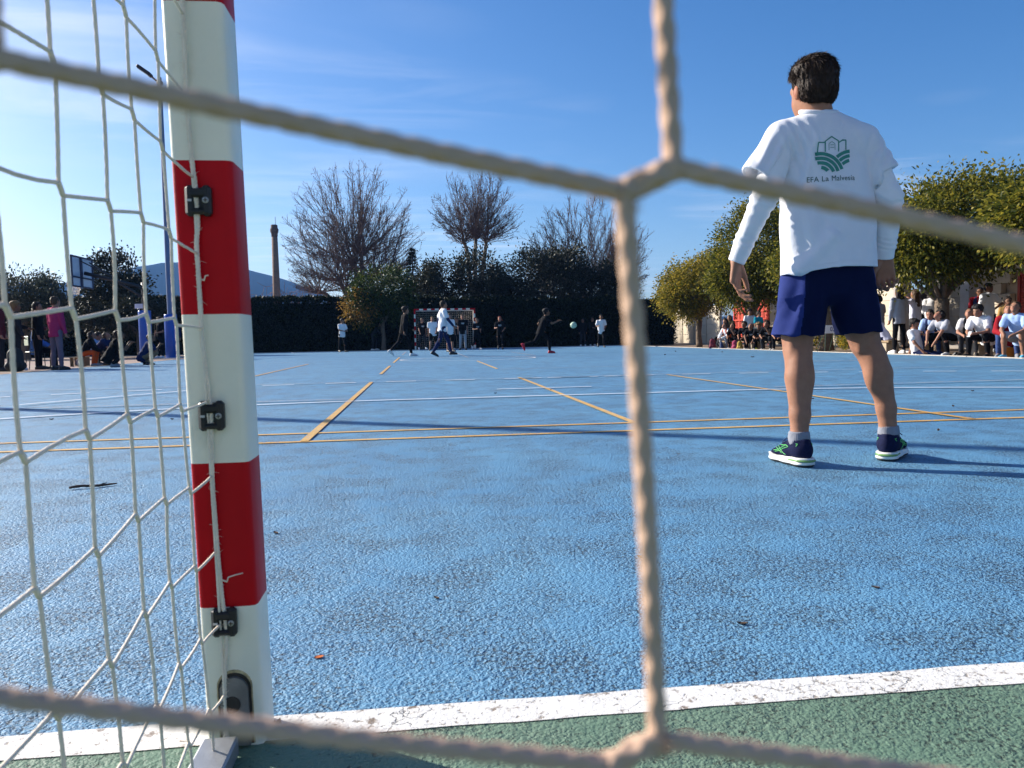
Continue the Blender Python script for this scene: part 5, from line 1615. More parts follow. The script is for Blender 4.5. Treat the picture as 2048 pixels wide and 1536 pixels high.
def person(pose, H, x, y, face, out, label, group, vox=0.019, seed=0, z0=0.0):
    """out: dict(top=(mat, sleeve, loose), bot=(mat, kind), shoe, hair=(style, mat), skin, prn)"""
    ps = POSE[pose] if isinstance(pose, str) else pose
    rs = np.random.default_rng(seed + 1000)
    S = H / 1.70
    root = empty('person', (x, y, z0), math.radians(face), label, 'person', group)
    lean, tw = math.radians(ps['lean']), math.radians(ps.get('tw', 0))
    t = np.array((math.sin(math.radians(ps.get('side', 0))), math.sin(lean), math.cos(lean))); t = norm(t)
    r = norm(np.array((math.cos(tw), math.sin(tw), 0)) - t * np.dot(t, (math.cos(tw), math.sin(tw), 0)))
    f = np.cross(t, r)
    MT = np.stack([r, f, t])
    P = np.zeros(3)
    ch, nbk = P + t * .40 * S, P + t * .525 * S
    shd = {-1: P + t * .475 * S - r * .172 * S, 1: P + t * .475 * S + r * .172 * S}
    hip = {-1: P + np.array((-.088, 0, -.02)) * S, 1: P + np.array((.088, 0, -.02)) * S}
    J = {}
    for s, ka, kl in ((-1, 'aL', 'lL'), (1, 'aR', 'lR')):
        a = ps[ka]
        e = shd[s] + dirv(a[0], a[1], s) * .285 * S
        fd = dirv(a[2], a[3], s); w = e + fd * .245 * S
        l = ps[kl]
        kn = hip[s] + dirv(l[0], l[1], s) * .425 * S
        an = kn + dirv(l[2], l[3], s) * .40 * S
        pit = math.radians(l[4] if len(l) > 4 else 0); yw = math.radians(8) * s
        ft = np.array((math.sin(yw) * math.cos(pit), math.cos(yw) * math.cos(pit), -math.sin(pit)))
        J[s] = dict(e=e, w=w, fd=fd, k=kn, a=an, ft=ft)
    low = []
    for s in (-1, 1):
        ft, an = J[s]['ft'], J[s]['a']
        ru = norm(np.cross(np.cross(ft, (0, 0, 1.0)), ft)) if abs(ft[2]) < .99 else np.array((0, 1.0, 0))
        J[s]['up'] = ru
        heel = an - ru * .082 * S - ft * .055 * S
        J[s]['heel'] = heel
        low += [heel[2], (heel + ft * .265 * S)[2]]
    dz = -min(low) if 'pz' not in ps else ps['pz'] * S
    off = np.array((0, 0, dz))
    P, ch, nbk = P + off, ch + off, nbk + off
    for s in (-1, 1):
        shd[s] = shd[s] + off; hip[s] = hip[s] + off
        for k in ('e', 'w', 'k', 'a', 'heel'):
            J[s][k] = J[s][k] + off
    hp, hy = ps.get('hd', (0, 0)); hp = math.radians(hp) - lean * .35; hy = math.radians(hy + out.get('look', 0)) + tw
    # head frame
    hf = np.array((-math.sin(hy) * math.cos(hp), math.cos(hy) * math.cos(hp), -math.sin(hp)))
    hr = norm(np.cross(hf, (0, 0, 1.0))); hu = np.cross(hr, hf)
    RH = np.stack([hr, hf, hu]); hs = (0.55 + .45 * S) * 1.02
    hc = nbk + (t * .55 + hu * .45) * .150 * S + hf * .02
    # --- body
    pr = head_prims(hc, RH, hs, nbk - t * .02)
    pr += [rc(P - t * .02 * S, ch, .125 * S, .140 * S, .03, MT, (1, .66, 1)), rc(shd[-1], shd[1], .05 * S, .05 * S, .03)]
    for s in (-1, 1):
        j = J[s]
        pr += [rc(shd[s], j['e'], .047 * S, .037 * S, .015), rc(j['e'], j['w'], .038 * S, .026 * S, .015),
               rc(j['w'] + j['fd'] * .02, j['w'] + j['fd'] * .095 * S, .032 * S, .026 * S, .012), rc(j['w'] + j['fd'] * .09 * S, j['w'] + norm(j['fd'] + f * .5) * .155 * S, .024 * S, .015 * S, .012),
               rc(j['w'] + j['fd'] * .03 * S, j['w'] + j['fd'] * .09 * S + f * .035 * S - r * s * .02, .014 * S, .011 * S, .01)]
        calf = j['k'] * .68 + j['a'] * .32 - np.cross(np.cross(j['a'] - j['k'], f), j['a'] - j['k']) * 0
        pr += [rc(hip[s], j['k'], .082 * S, .052 * S, .03), rc(j['k'], calf, .052 * S, .054 * S, .02), rc(calf, j['a'], .054 * S, .036 * S, .02), rc(j['a'], j['a'] - j['up'] * .03 * S + j['ft'] * .08 * S, .034 * S, .028 * S, .015)]
    V, F = sdf_mesh(pr, vox)
    V = relax(V, F, 1, .35)
    me = np_mesh('body', V, F, out.get('skin', skin_a))
    ca = me.color_attributes.new('tint', 'FLOAT_COLOR', 'POINT')
    ca.data.foreach_set('color', face_tint(V, hc, RH, hs).ravel())
    link('body', me, root)
    # --- top
    mtop, slv, lo_ = out['top']
    infl = .020 + .012 * lo_
    hem = P - t * (.10 + .05 * (lo_ > 0)) * S
    pt = [rc(hem + t * .02, P + t * .10 * S, .150 * S + infl, .140 * S + infl, .02, MT, (1, .72, 1)), rc(P + t * .10 * S, ch, .140 * S + infl, .148 * S + infl * .8, .03, MT, (1, .70, 1)),
          rc(nbk - t * .055, shd[-1], .060 * S, .062 * S, .03), rc(nbk - t * .055, shd[1], .060 * S, .062 * S, .03)]
    for s in (-1, 1):
        j = J[s]
        if slv == 'short':
            pt.append(rc(shd[s], shd[s] * .42 + j['e'] * .58, .060 * S + infl * .5, .058 * S + infl * .7, .02))
        elif slv == 'long':
            pt += [rc(shd[s], j['e'], .060 * S + infl * .4, .050 * S + infl * .4, .02), rc(j['e'], j['w'] - j['fd'] * .01, .050 * S + infl * .4, .036 * S + infl * .3, .015)]
    V, F = sdf_mesh(pt, vox, [lambda X, h=hem, t=t: -((X - h.astype(np.float32)) @ t.astype(np.float32))])
    Nn = vnormals(V, F)
    V = V + Nn * ((.010 + .006 * lo_) * vnoise(V * (1.2, 1.2, .55), 11, seed % 9) + .005 * vnoise(V, 26, 3))[:, None]
    topo = link('top', np_mesh('top', V, F, mtop), root)
    if out.get('prn'):
        bv = BVHTree.FromPolygons([Vector(v) for v in V], [list(q) for q in F])
        o0 = ch - t * .03 * S
        m = MB()
        for (a, b, w, h) in ((-.055, .02, .05, .022), (.015, .022, .07, .018), (-.01, -.018, .12, .020), (.055, .02, .022, .022)):
            c = []
            ok = True
            for (da, db) in ((-1, -1), (0, -1), (1, -1), (1, 1), (0, 1), (-1, 1)):
                q = o0 + r * (a + da * w / 2) + t * (b + db * h / 2) + f * .5
                hit = bv.ray_cast(Vector(q), Vector(-f))
                if hit[0] is None:
                    ok = False; break
                c.append(np.array(hit[0]) + f * .006)
            if ok:
                m.add(c, [[0, 1, 4, 5], [1, 2, 3, 4]])
        if m.v:
            m.build('print', mat('white_print', (.62, .62, .64), .7, .05), topo)
    if out.get('vest'):
        V2, F2 = sdf_mesh([dict(q, r1=q['r1'] + .014, r2=q['r2'] + .014) for q in pt[:2]], vox, [lambda X, h=hem, t=t: -((X - h.astype(np.float32)) @ t.astype(np.float32)), lambda X, c=ch, f=f, r=r: np.minimum((X - c.astype(np.float32)) @ f.astype(np.float32) - .02, .055 - np.abs((X - c.astype(np.float32)) @ r.astype(np.float32)))])
        link('jacket', np_mesh('jacket', V2, F2, out['vest']), root)
    if out.get('cuffs'):
        for s in (-1, 1):
            j = J[s]
            V2, F2 = sdf_mesh([rc(shd[s] * .5 + j['e'] * .5, j['e'], .049 * S, .046 * S, .015), rc(j['e'], j['w'] - j['fd'] * .005, .046 * S, .035 * S, .012)], vox * .8)
            link('sleeve', np_mesh('sleeve', V2, F2, out['cuffs']), root)
    # --- bottoms
    mb_, kind = out['bot']
    pb = [rc(P + t * .08 * S, P - np.array((0, 0, .02)), .140 * S, .142 * S, .03, MT, (1, .74, 1))]
    for s in (-1, 1):
        j = J[s]
        if kind == 'long':
            pb += [rc(hip[s], j['k'], .094 * S, .068 * S, .03), rc(j['k'], j['a'] * .93 + j['k'] * .07, .068 * S, .050 * S, .02)]
        elif kind == 'slim':
            pb += [rc(hip[s], j['k'], .090 * S, .058 * S, .03), rc(j['k'], j['k'] * .65 + j['a'] * .35, .058 * S, .060 * S, .02), rc(j['k'] * .65 + j['a'] * .35, j['a'] * .95 + j['k'] * .05, .060 * S, .042 * S, .02)]
        else:
            pb += [rc(hip[s], hip[s] * .12 + j['k'] * .88, .100 * S, .088 * S, .03)]
    V, F = sdf_mesh(pb, vox)
    Nn = vnormals(V, F)
    V = V + Nn * (.009 * vnoise(V * (1.1, 1.1, .7), 12, (seed + 4) % 9) + .004 * vnoise(V, 28, 6))[:, None]
    link('trousers' if kind != 'short' else 'shorts', np_mesh('bottoms', V, F, mb_), root)
    # --- shoes, hair
    for s in (-1, 1):
        j = J[s]
        o = link('shoe', shoe_mesh(out['shoe'] if s < 0 or 'shoe2' not in out else out['shoe2']), root)
        yv, zv = Vector(j['ft']), Vector(j['up']); xv = yv.cross(zv)
        M4 = Matrix((xv, yv, zv)).transposed().to_4x4(); M4.translation = Vector(j['heel'])
        o.matrix_local = M4 @ Matrix.Scale(S * 1.02, 4)
    st, hm = out['hair']
    if (st, hm.name) not in HAIRM:
        V, F = hair_mesh(st)
        HAIRM[(st, hm.name)] = np_mesh('hair', V, F, hm)
    o = link('hair', HAIRM[(st, hm.name)], root)
    M4 = Matrix([Vector(q) for q in RH]).transposed().to_4x4(); M4.translation = Vector(hc)
    o.matrix_local = M4 @ Matrix.Scale(hs, 4)
    if out.get('phone'):
        c = (J[-1]['w'] + J[1]['w']) / 2 + (J[-1]['fd'] + J[1]['fd']) * .06
        MB().box(c, (.07, .012, .14), bev=.004, R=((1, 0, 0), (0, .8, -.6), (0, .6, .8))).build('phone', mat('pale_phone', (.6, .6, .6), .3), root)
    return root


TEE = dict(top=(f_black, 'short', .6), bot=(f_black, 'long'), shoe=s_white, hair=('short', h_dark), prn=True)


def O(**k):
    d = dict(TEE); d.update(k); return d


G1, G2, G3, G4 = 'players out on the court', 'spectators at the left side', 'children on the left bench by the wall', 'pupils grouped at the right edge'
A = dict(vox=.024)
# facing: 0 looks away from the camera (+Y), 180 towards it, -90 right, 90 left
person('arms_bent', 1.62, -3.88, 39.7, -140, O(top=(f_white, 'short', 1), prn=False, shoe=s_black, hair=('mop', h_dark)), 'boy in white T-shirt and black trousers standing alone before the hedge', G1, seed=1, **A)
person('bend', 1.62, -2.55, 43.2, -110, O(top=(f_charc, 'long', 1), prn=False, bot=(f_charc, 'long'), hair=('short', h_black)), 'person in dark clothes stooping beside the round tree trunk', G1, seed=2, **A)
person('walk_b', 1.70, -0.58, 26.9, -75, O(top=(f_black, 'long', .7), bot=(f_black, 'slim'), shoe=s_white, hair=('mop', h_dark)), 'boy in black long-sleeved top striding right, left of the far goal', G1, seed=3, vox=.019)
person('walk', 1.58, 0.08, 39.6, -165, O(top=(f_black, 'short', .5), bot=(f_charc, 'long'), hair=('ponytail', h_brown), skin=skin_c), 'girl in black T-shirt walking just inside the left post of the far goal', G1, seed=4, **A)
person('walk_b', 1.66, 0.60, 38.6, 175, O(top=(f_white, 'short', 1), prn=False, bot=(f_black, 'short'), shoe=s_black, hair=('short', h_fair), skin=skin_c), 'fair boy in white T-shirt and black shorts in front of the far goal', G1, seed=5, **A)
person('walk', 1.72, 0.68, 24.5, -80, O(top=(f_white, 'short', 1), prn=False, cuffs=f_navy, bot=(f_navy, 'slim'), shoe=s_black, hair=('short', h_dark)), 'boy in white T-shirt over navy sleeves and dark trousers walking right, nearest of the players', G1, seed=6, vox=.018)
person('stand', 1.60, 1.24, 33.6, -150, O(top=(f_white, 'short', 1), prn=False, bot=(f_black, 'short'), shoe=s_black, hair=('short', h_brown), skin=skin_c), 'bare-legged player in shorts half hidden behind the walking boy in white', G1, seed=7, **A)
person('stand', 1.56, 1.80, 39.2, 170, O(top=(f_black, 'short', .6), bot=(f_black, 'long'), hair=('mop', h_brown), skin=skin_c), 'boy in black at the middle of the far goal mouth, behind the grey trousers', G1, seed=8, **A)
person('stand', 1.68, 2.02, 37.8, 178, O(top=(f_black, 'short', .8), bot=(f_grey, 'long'), shoe=s_black, hair=('short', h_brown), skin=skin_c), 'player in black T-shirt and light grey trousers facing the camera in the far goal mouth', G1, seed=9, **A)
person('jog', 1.58, 2.72, 38.2, -165, O(top=(f_black, 'short', .5), bot=(f_black, 'slim'), hair=('ponytail', h_brown)), 'girl in black jogging beside the right post of the far goal', G1, seed=10, **A)
person('jog', 1.62, 3.75, 37.0, 170, O(top=(f_black, 'short', .5), bot=(f_black, 'slim'), shoe=s_black, hair=('pony_fly', h_red), skin=skin_c), 'red-haired girl in black running towards the camera right of the far goal', G1, seed=11, **A)
person('sprint', 1.66, 4.05, 26.3, -88, O(top=(f_black, 'short', .5), bot=(f_black, 'slim'), shoe=s_red, hair=('mop', h_black), skin=skin_b), 'boy in black with red shoes sprinting right after the ball', G1, seed=12, vox=.019)
person('jog', 1.62, 8.62, 36.9, 172, O(top=(f_white, 'short', 1.2), prn=False, bot=(f_black, 'long'), shoe=s_black, hair=('short', h_black), skin=skin_b), 'boy in white T-shirt jogging towards the camera right of the ball', G1, seed=13, **A)
person('stand', 1.50, 9.05, 43.2, 165, O(top=(f_black, 'long', .6), prn=False, bot=(f_charc, 'long'), hair=('short', h_black), skin=skin_b), 'dim figure in dark clothes in the hedge shade, left of the two behind the ball', G1, seed=14, **A)
person('fold', 1.55, 9.6, 43.3, -170, O(top=(f_black, 'long', .6), prn=False, bot=(f_black, 'long'), shoe=s_white, hair=('short', h_brown)), 'dim figure in dark clothes in the hedge shade, right of the two behind the ball', G1, seed=15, **A)

# spectators, left
B = dict(vox=.021)
person('stand', 1.72, -9.95, 19.9, -75, O(top=(f_maroon, 'long', .7), prn=False, bot=(f_charc, 'long'), shoe=s_black, hair=('short', h_dark), skin=skin_c), 'adult in dark maroon top standing at the left edge of the picture', G2, seed=20, **B)
person('stand_b', 1.66, -9.85, 20.5, -60, O(top=(f_charc, 'long', .8), prn=False, bot=(f_charc, 'long'), shoe=s_white, hair=('mop', h_fair), skin=skin_b), 'fair-haired spectator in charcoal, second from the left edge', G2, seed=21, **B)
person('fold', 1.58, -9.75, 21.3, -70, O(top=(f_maroon, 'long', .6), prn=False, bot=(f_black, 'long'), shoe=s_black, hair=('long', h_brown)), 'brown-haired girl in a dark red top behind the boy in the blue jacket', G2, seed=22, **B)
person('stand', 1.66, -9.55, 20.9, -80, O(top=(f_black, 'long', .8), prn=False, bot=(f_black, 'long'), shoe=s_black, hair=('short', h_dark)), 'spectator all in black standing left of the pink jumper', G2, seed=23, **B)
person('stand', 1.74, -8.72, 20.0, -30, O(top=(f_pink, 'long', .6), prn=False, bot=(f_pgrey, 'slim'), shoe=s_black, hair=('short', h_brown), skin=skin_c), 'person in raspberry-pink jumper and grey leggings standing at the court edge', G2, seed=24, **B)
person('sit_up', 1.62, -9.75, 21.2, -75, O(top=(f_blue, 'long', 1.2), prn=False, bot=(f_black, 'long'), shoe=s_black, hair=('short', h_black)), 'boy in bright blue jacket seated on the school chair', G2, seed=25, **B)
person('sit', 1.42, -9.32, 22.9, -80, O(top=(f_black, 'long', .5), prn=False, bot=(f_orange, 'long'), shoe=s_grey, hair=('long', h_dark)), 'long-haired girl in black top and orange trousers squatting at the left', G2, seed=26, **B)
person('sit_phone', 1.45, -9.62, 23.9, -85, O(top=(f_lblue, 'long', .6), prn=False, bot=(f_black, 'long'), shoe=s_black, hair=('short', h_dark)), 'child with light blue sleeves seated between the orange trousers and the navy shirt', G2, seed=27, **B)
person('sit_hang', 1.50, -9.25, 23.6, -95, O(top=(f_navy, 'short', .6), bot=(f_black, 'slim'), shoe=s_black, hair=('short', h_brown), skin=skin_c), 'child in navy printed T-shirt leaning forward with hands together, left group', G2, seed=28, **B)
person('crouch', 1.66, -8.12, 21.5, -75, O(top=(f_black, 'short', 2.2), prn=False, bot=(f_black, 'long'), shoe=s_grey, hair=('mop', h_dark), skin=skin_b), 'big figure in black crouching on the court edge with hands to the mouth', G2, seed=29, **B)
person('crouch', 1.50, -7.75, 22.9, -60, O(top=(f_navy, 'short', .8), prn=False, bot=(f_brownp, 'long'), shoe=s_black, hair=('short', h_dark), skin=skin_b), 'person in navy and khaki crouching right of the big figure in black', G2, seed=30, **B)
person('stand_b', 1.64, -10.55, 33.4, 150, O(top=(f_black, 'short', .7), prn=False, bot=(f_black, 'long'), shoe=s_white, hair=('mop', h_brown)), 'boy in black T-shirt standing between the two blue padded posts', G2, seed=31, **B)
person('stand', 1.60, -10.35, 34.6, -160, O(top=(f_navy, 'long', .6), prn=False, bot=(f_black, 'long'), shoe=s_grey, hair=('long', h_black)), 'dim figure in navy close behind the blue pad of the lamp mast', G2, seed=32, **B)
for (x, y, lab) in ((-9.42, 22.9, 'wooden box under the orange trousers'), (-9.72, 23.9, 'wooden box under the child with light blue sleeves'), (-9.36, 23.62, 'wooden box under the child in the navy printed shirt')):
    t = empty('wooden_box', (x - .02, y, 0), .1, lab, 'box'); t.scale = (1, 1, .86)
    for kx in range(3):
        MB().box((0, -.10 + .10 * kx, .292), (.36, .096, .016), bev=.003).build('plank', wood, t)
    for sx in (-1, 1):
        MB().box((sx * .155, 0, .142), (.02, .28, .283), bev=.003).build('side', wood, t)

# children on the left-hand bench (facing the court = looking towards -X, turned a little to the camera)
C_ = dict(vox=.021, z0=-0.04)
bx = 11.42
person('sit_out', 1.52, 11.75, 29.3, 118, O(top=(f_black, 'long', .7), prn=False, bot=(f_black, 'long'), shoe=s_grey, hair=('long', h_black)), 'girl in black with legs stretched out at the left end of the bench', G3, seed=40, **C_)
person('fold', 1.28, 12.15, 29.8, 140, O(top=(f_olive, 'long', .5), prn=False, bot=(f_black, 'long'), hair=('long', h_brown)), 'girl in olive top with folded arms standing behind the orange vest', G3, seed=41, **C_)
person('sit', 1.46, bx, 28.0, 115, O(top=(f_white, 'long', .5), prn=False, vest=f_orange, bot=(f_grey, 'long'), shoe=s_white, hair=('ponytail', h_brown), skin=skin_c), 'child in orange vest over white and grey trousers on the bench', G3, seed=42, **C_)
person('sit_chin', 1.48, bx, 27.3, 125, O(prn=False, bot=(f_black, 'slim'), hair=('ponytail', h_dark)), 'girl in black resting her chin on her hand, fourth on the bench', G3, seed=43, **C_)
person('stand_b', 1.46, 12.45, 28.6, 170, O(top=(f_offw, 'short', .5), prn=False, hair=('mop', h_dark)), 'dark-haired child in pale top standing behind the bench', G3, seed=44, **C_)
person('stand', 1.36, 12.35, 27.6, 200, O(top=(f_teal, 'short', .6), prn=False, hair=('short', h_dark)), 'child in bright teal shirt standing behind the bench', G3, seed=45, **C_)
person('sit', 1.48, bx, 26.4, 130, O(hair=('mop', h_dark)), 'boy in black printed T-shirt on the bench, right of the teal shirt', G3, seed=46, **C_)
person('sit_hang', 1.46, bx - .05, 25.8, 140, O(hair=('short', h_brown), shoe=s_lime, shoe2=s_white), 'boy in black with lime shoes bending forward at mid bench', G3, seed=47, **C_)
person('sit_phone', 1.42, bx, 25.2, 135, O(hair=('mop', h_fair), prn=True), 'fair-haired boy in black looking down on the bench', G3, seed=48, **C_)
person('sit_chin', 1.50, bx - .03, 24.5, 130, O(hair=('mop', h_dark), bot=(f_charc, 'long')), 'boy in black with a hand at his cheek, second from the right on the bench', G3, seed=49, **C_)
person('sit', 1.54, bx, 23.8, 140, O(hair=('mop', h_black)), 'boy in black printed T-shirt at the right end of the bench', G3, seed=50, **C_)

# pupils at the right edge
D_ = dict(vox=.0185, z0=-0.04)
person('stand', 1.62, 13.75, 22.2, 20, O(top=(f_grey, 'short', .6), prn=False, bot=(f_navy, 'long'), hair=('short', h_black), skin=skin_b), 'dim boy in grey T-shirt standing in the shade right of the keeper', G4, seed=60, **D_)
person('sit_phone', 1.58, 12.42, 19.75, 20, O(top=(f_lilac, 'long', .8), prn=False, bot=(f_navy, 'long'), shoe=s_black, hair=('short', h_dark), skin=skin_c), 'pupil in pale lilac sweatshirt seated on the short bench beside the keeper', G4, seed=61, **D_)
person('stand', 1.66, 12.12, 18.7, 5, O(top=(f_ltgrey, 'long', .8), prn=False, bot=(f_black, 'slim'), shoe=s_white, hair=('long', h_dark)), 'girl with long dark hair and grey top standing with her back to the camera', G4, seed=62, **D_)
person('fixhair', 1.62, 12.75, 19.0, 20, O(top=(f_lilac, 'long', .8), prn=False, bot=(f_black, 'slim'), shoe=s_white, hair=('long', h_brown)), 'girl in pale jacket with both arms raised to her hair', G4, seed=63, **D_)
person('stand', 1.62, 13.35, 19.6, -20, O(top=(f_black, 'long', .8), prn=False, bot=(f_black, 'long'), shoe=s_black, hair=('long', h_black)), 'girl all in black with long black hair behind the raised arms', G4, seed=64, **D_)
person('stand_b', 1.62, 13.3, 19.1, -40, O(top=(f_offw, 'long', .8), prn=False, bot=(f_navy, 'long'), hair=('short', h_dark)), 'boy in off-white sweatshirt standing left of the tree trunk', G4, seed=65, **D_)
person('floor', 1.60, 11.25, 16.65, -150, O(top=(f_white, 'short', 1), prn=False, bot=(f_navy, 'long'), shoe=s_black, hair=('mop', h_black)), 'boy in white T-shirt sitting on the ground with legs stretched out', G4, seed=66, **D_)
person('sit_phone', 1.62, 11.9, 17.0, 130, O(top=(f_lblue, 'short', .6), prn=False, vest=f_navy, bot=(f_jeans, 'long'), shoe=s_white, hair=('short', h_dark), skin=skin_c), 'boy in navy jacket and blue jeans seated on the bench', G4, seed=67, **D_)
person('sit_hang', 1.62, 11.86, 16.35, 100, O(top=(f_ltgrey, 'short', .8), prn=False, bot=(f_black, 'long'), shoe=s_white, hair=('mop', h_black), skin=skin_c), 'boy in grey T-shirt with forearms hanging over his knees', G4, seed=68, **D_)
person('sit_chin', 1.60, 12.02, 15.88, 130, O(top=(f_offw, 'short', .6), prn=False, vest=f_black, bot=(f_charc, 'long'), shoe=s_black, hair=('short', h_brown), skin=skin_c), 'brown-haired boy with hand on cheek between the grey and white T-shirts', G4, seed=69, **D_)
person('hip', 1.72, 14.25, 18.3, 165, O(top=(f_white, 'short', 1), prn=False, bot=(f_navy, 'long'), hair=('short', h_black), skin=skin_b), 'boy in white T-shirt standing with one hand on his hip', G4, seed=70, **D_)
person('stand', 1.66, 14.7, 19.2, 150, O(top=(f_red, 'long', .6), prn=False, vest=f_navy, bot=(f_navy, 'long'), hair=('short', h_black), skin=skin_b), 'pupil with red sleeves under a navy vest behind the hand-on-hip boy', G4, seed=71, **D_)
person('sit_phone', 1.66, 11.75, 15.1, 115, O(top=(f_white, 'short', 1), prn=False, bot=(f_black, 'long'), shoe=s_black, hair=('mop', h_black), phone=True), 'boy in white T-shirt bending over his phone on the bench', G4, seed=72, **D_)
person('sit_chin', 1.64, 11.85, 14.58, 135, O(top=(f_red, 'long', .6), prn=False, vest=f_navy, bot=(f_jeans, 'long'), shoe=s_grey, hair=('short', h_dark), skin=skin_c), 'boy in navy and red jacket with his hand at his mouth', G4, seed=73, **D_)
person('stand_b', 1.24, 12.6, 15.6, 160, O(top=(f_yel, 'long', .6), prn=False, bot=(f_black, 'long'), hair=('short', h_dark), skin=skin_b), 'child in straw-yellow top behind the navy and red jacket', G4, seed=74, **D_)
person('sit', 1.66, 11.55, 13.92, 120, O(top=(f_lblue, 'short', .8), prn=False, bot=(f_grey, 'short'), shoe=s_sky, hair=('short', h_brown)), 'bare-legged boy with sky blue shoes at the right picture edge', G4, seed=75, **D_)
person('sit_phone', 1.56, 12.25, 20.35, 150, O(top=(f_black, 'long', .8), prn=False, bot=(f_black, 'long'), shoe=s_black, hair=('mop', h_dark)), 'boy in black seated right of the number board, hidden behind the keeper', G4, seed=76, **D_)
# ---------------------------------------------------------------- the goalkeeper in the foreground
KB = np.array((1.80, 3.22, 0.0))
keeper = empty('person', tuple(KB), 0, 'goalkeeper in white T-shirt and navy shorts standing with his back to the camera', 'person')
hc = np.array((1.690, 3.235, 1.598)); hf = norm((-.14, .97, -.06)); hr = norm(np.cross(hf, (0.02, 0, 1.0))); hu = np.cross(hr, hf)
RH = np.stack([hr, hf, hu]); hs = 1.02
nbk = np.array((1.708, 3.215, 1.480))
SL, SR = np.array((1.560, 3.235, 1.395)), np.array((1.915, 3.235, 1.390))
EL, ER = np.array((1.457, 3.195, 1.150)), np.array((2.008, 3.185, 1.145))
WL, WR = np.array((1.362, 3.260, 0.888)), np.array((2.036, 3.250, 0.898))


def hand_prims(w, d, s, n, curl, spread=0.0, tcl=0.35, sc=1.0):
    """w wrist, d along hand, s towards thumb, n palm normal; five fingers"""
    d = norm(d); n = norm(n - d * np.dot(n, d)); s = norm(s - d * np.dot(s, d) - n * np.dot(s, n))
    P = []
    for i, (o, L, rad) in enumerate(((.030, (.044, .027, .021), .0088), (.010, (.049, .031, .022), .0092), (-.010, (.045, .029, .021), .0086), (-.029, (.035, .021, .018), .0076))):
        kn = w + (d * (.088 - .004 * abs(i - 1)) + s * o) * sc
        P.append(rc(w + (d * .012 + s * o * .55) * sc, kn, .0150 * sc, .0115 * sc, .010))
        a = math.radians(curl[0] + 4 * i); cur = kn; sp = s * (spread * (1.5 - i) / 1.5)
        for j, l in enumerate(L):
            dd = norm(d * math.cos(a) + n * math.sin(a) + sp * .25)
            nx = cur + dd * l * sc
            P.append(rc(cur, nx, (rad - .0008 * j) * sc, (rad - .0008 * (j + 1)) * sc, .0035))
            cur = nx; a += math.radians(curl[1] + 3 * i)
    b = w + (d * .022 + s * .022 + n * .006) * sc
    dirs = [norm(d * .75 + s * .62 + n * tcl), norm(d * .92 + s * .28 + n * (tcl + .1)), norm(d * .95 - s * .05 + n * (tcl + .2))]
    for j, (l, r0, r1) in enumerate(((.046, .0150, .0120), (.034, .0115, .0100), (.028, .0100, .0080))):
        nx = b + dirs[j] * l * sc
        P.append(rc(b, nx, r0 * sc, r1 * sc, .005)); b = nx
    return P


def rel(V):
    return V - KB.astype(np.float32)


pr = head_prims(hc, RH, hs, nbk, .056)
pr += [rc((1.765, 3.245, .94), (1.735, 3.235, 1.32), .11, .13, .03, None, (1, .62, 1)), rc(SL, SR, .055, .055, .03)]
pr += [rc(SL, EL, .046, .039, .015), rc(EL, WL, .039, .0275, .015), rc(SR, ER, .046, .039, .015), rc(ER, WR, .039, .0275, .015)]
pr += hand_prims(WL, (-.05, .06, -1), (.70, .55, 0), (.62, -.60, -.05), (22, 26), .10, .15, 1.1)
pr += hand_prims(WR, (.02, .02, -1), (-.80, .30, 0), (-.25, -.90, 0), (38, 34), .05, .45, 1.12)
LEG = {-1: [(1.690, 3.25, .86, .074), (1.640, 3.270, .56, .062), (1.636, 3.262, .50, .055), (1.630, 3.232, .375, .054), (1.622, 3.205, .22, .042), (1.612, 3.192, .115, .036), (1.612, 3.192, .06, .040)],
       1: [(1.848, 3.25, .86, .074), (1.945, 3.285, .58, .064), (1.962, 3.285, .52, .056), (2.022, 3.262, .385, .052), (2.048, 3.250, .23, .040), (2.060, 3.250, .12, .037), (2.062, 3.250, .06, .039)]}
for s in (-1, 1):
    L = LEG[s]
    for a, b in zip(L[:-1], L[1:]):
        pr.append(rc(a[:3], b[:3], a[3], b[3], .02))
    k = L[2]
    # tendons and hollow at the back of the knee, calf heads
    cx_ = k[0] * .45 + L[3][0] * .55
    pr += [el((cx_ - .020, L[3][1] - .018, L[3][2] + .015), (.030, .038, .090), .03), el((cx_ + .019, L[3][1] - .018, L[3][2] + .02), (.030, .038, .090), .03), rc((k[0] - .040, k[1] - .035, k[2] + .07), (k[0] - .036, k[1] - .030, k[2] - .03), .012, .010, .02), rc((k[0] + .040, k[1] - .035, k[2] + .07), (k[0] + .038, k[1] - .030, k[2] - .03), .012, .010, .02)]
    an = L[-1]; fdir = norm((-.13, 1, 0)) if s < 0 else norm((.70, .72, 0))
    pr.append(rc(an[:3], np.array(an[:3]) + fdir * .11 - (0, 0, .015), .030, .022, .02))
V, F = sdf_mesh(pr, .0048)
V = relax(V, F, 2, .4)
me = np_mesh('body', rel(V), F, skin_mat('keeper_skin', (0.31, 0.152, 0.095)))
ca = me.color_attributes.new('tint', 'FLOAT_COLOR', 'POINT')
ca.data.foreach_set('color', face_tint(V, hc, RH, hs).ravel())
link('body', me, keeper)

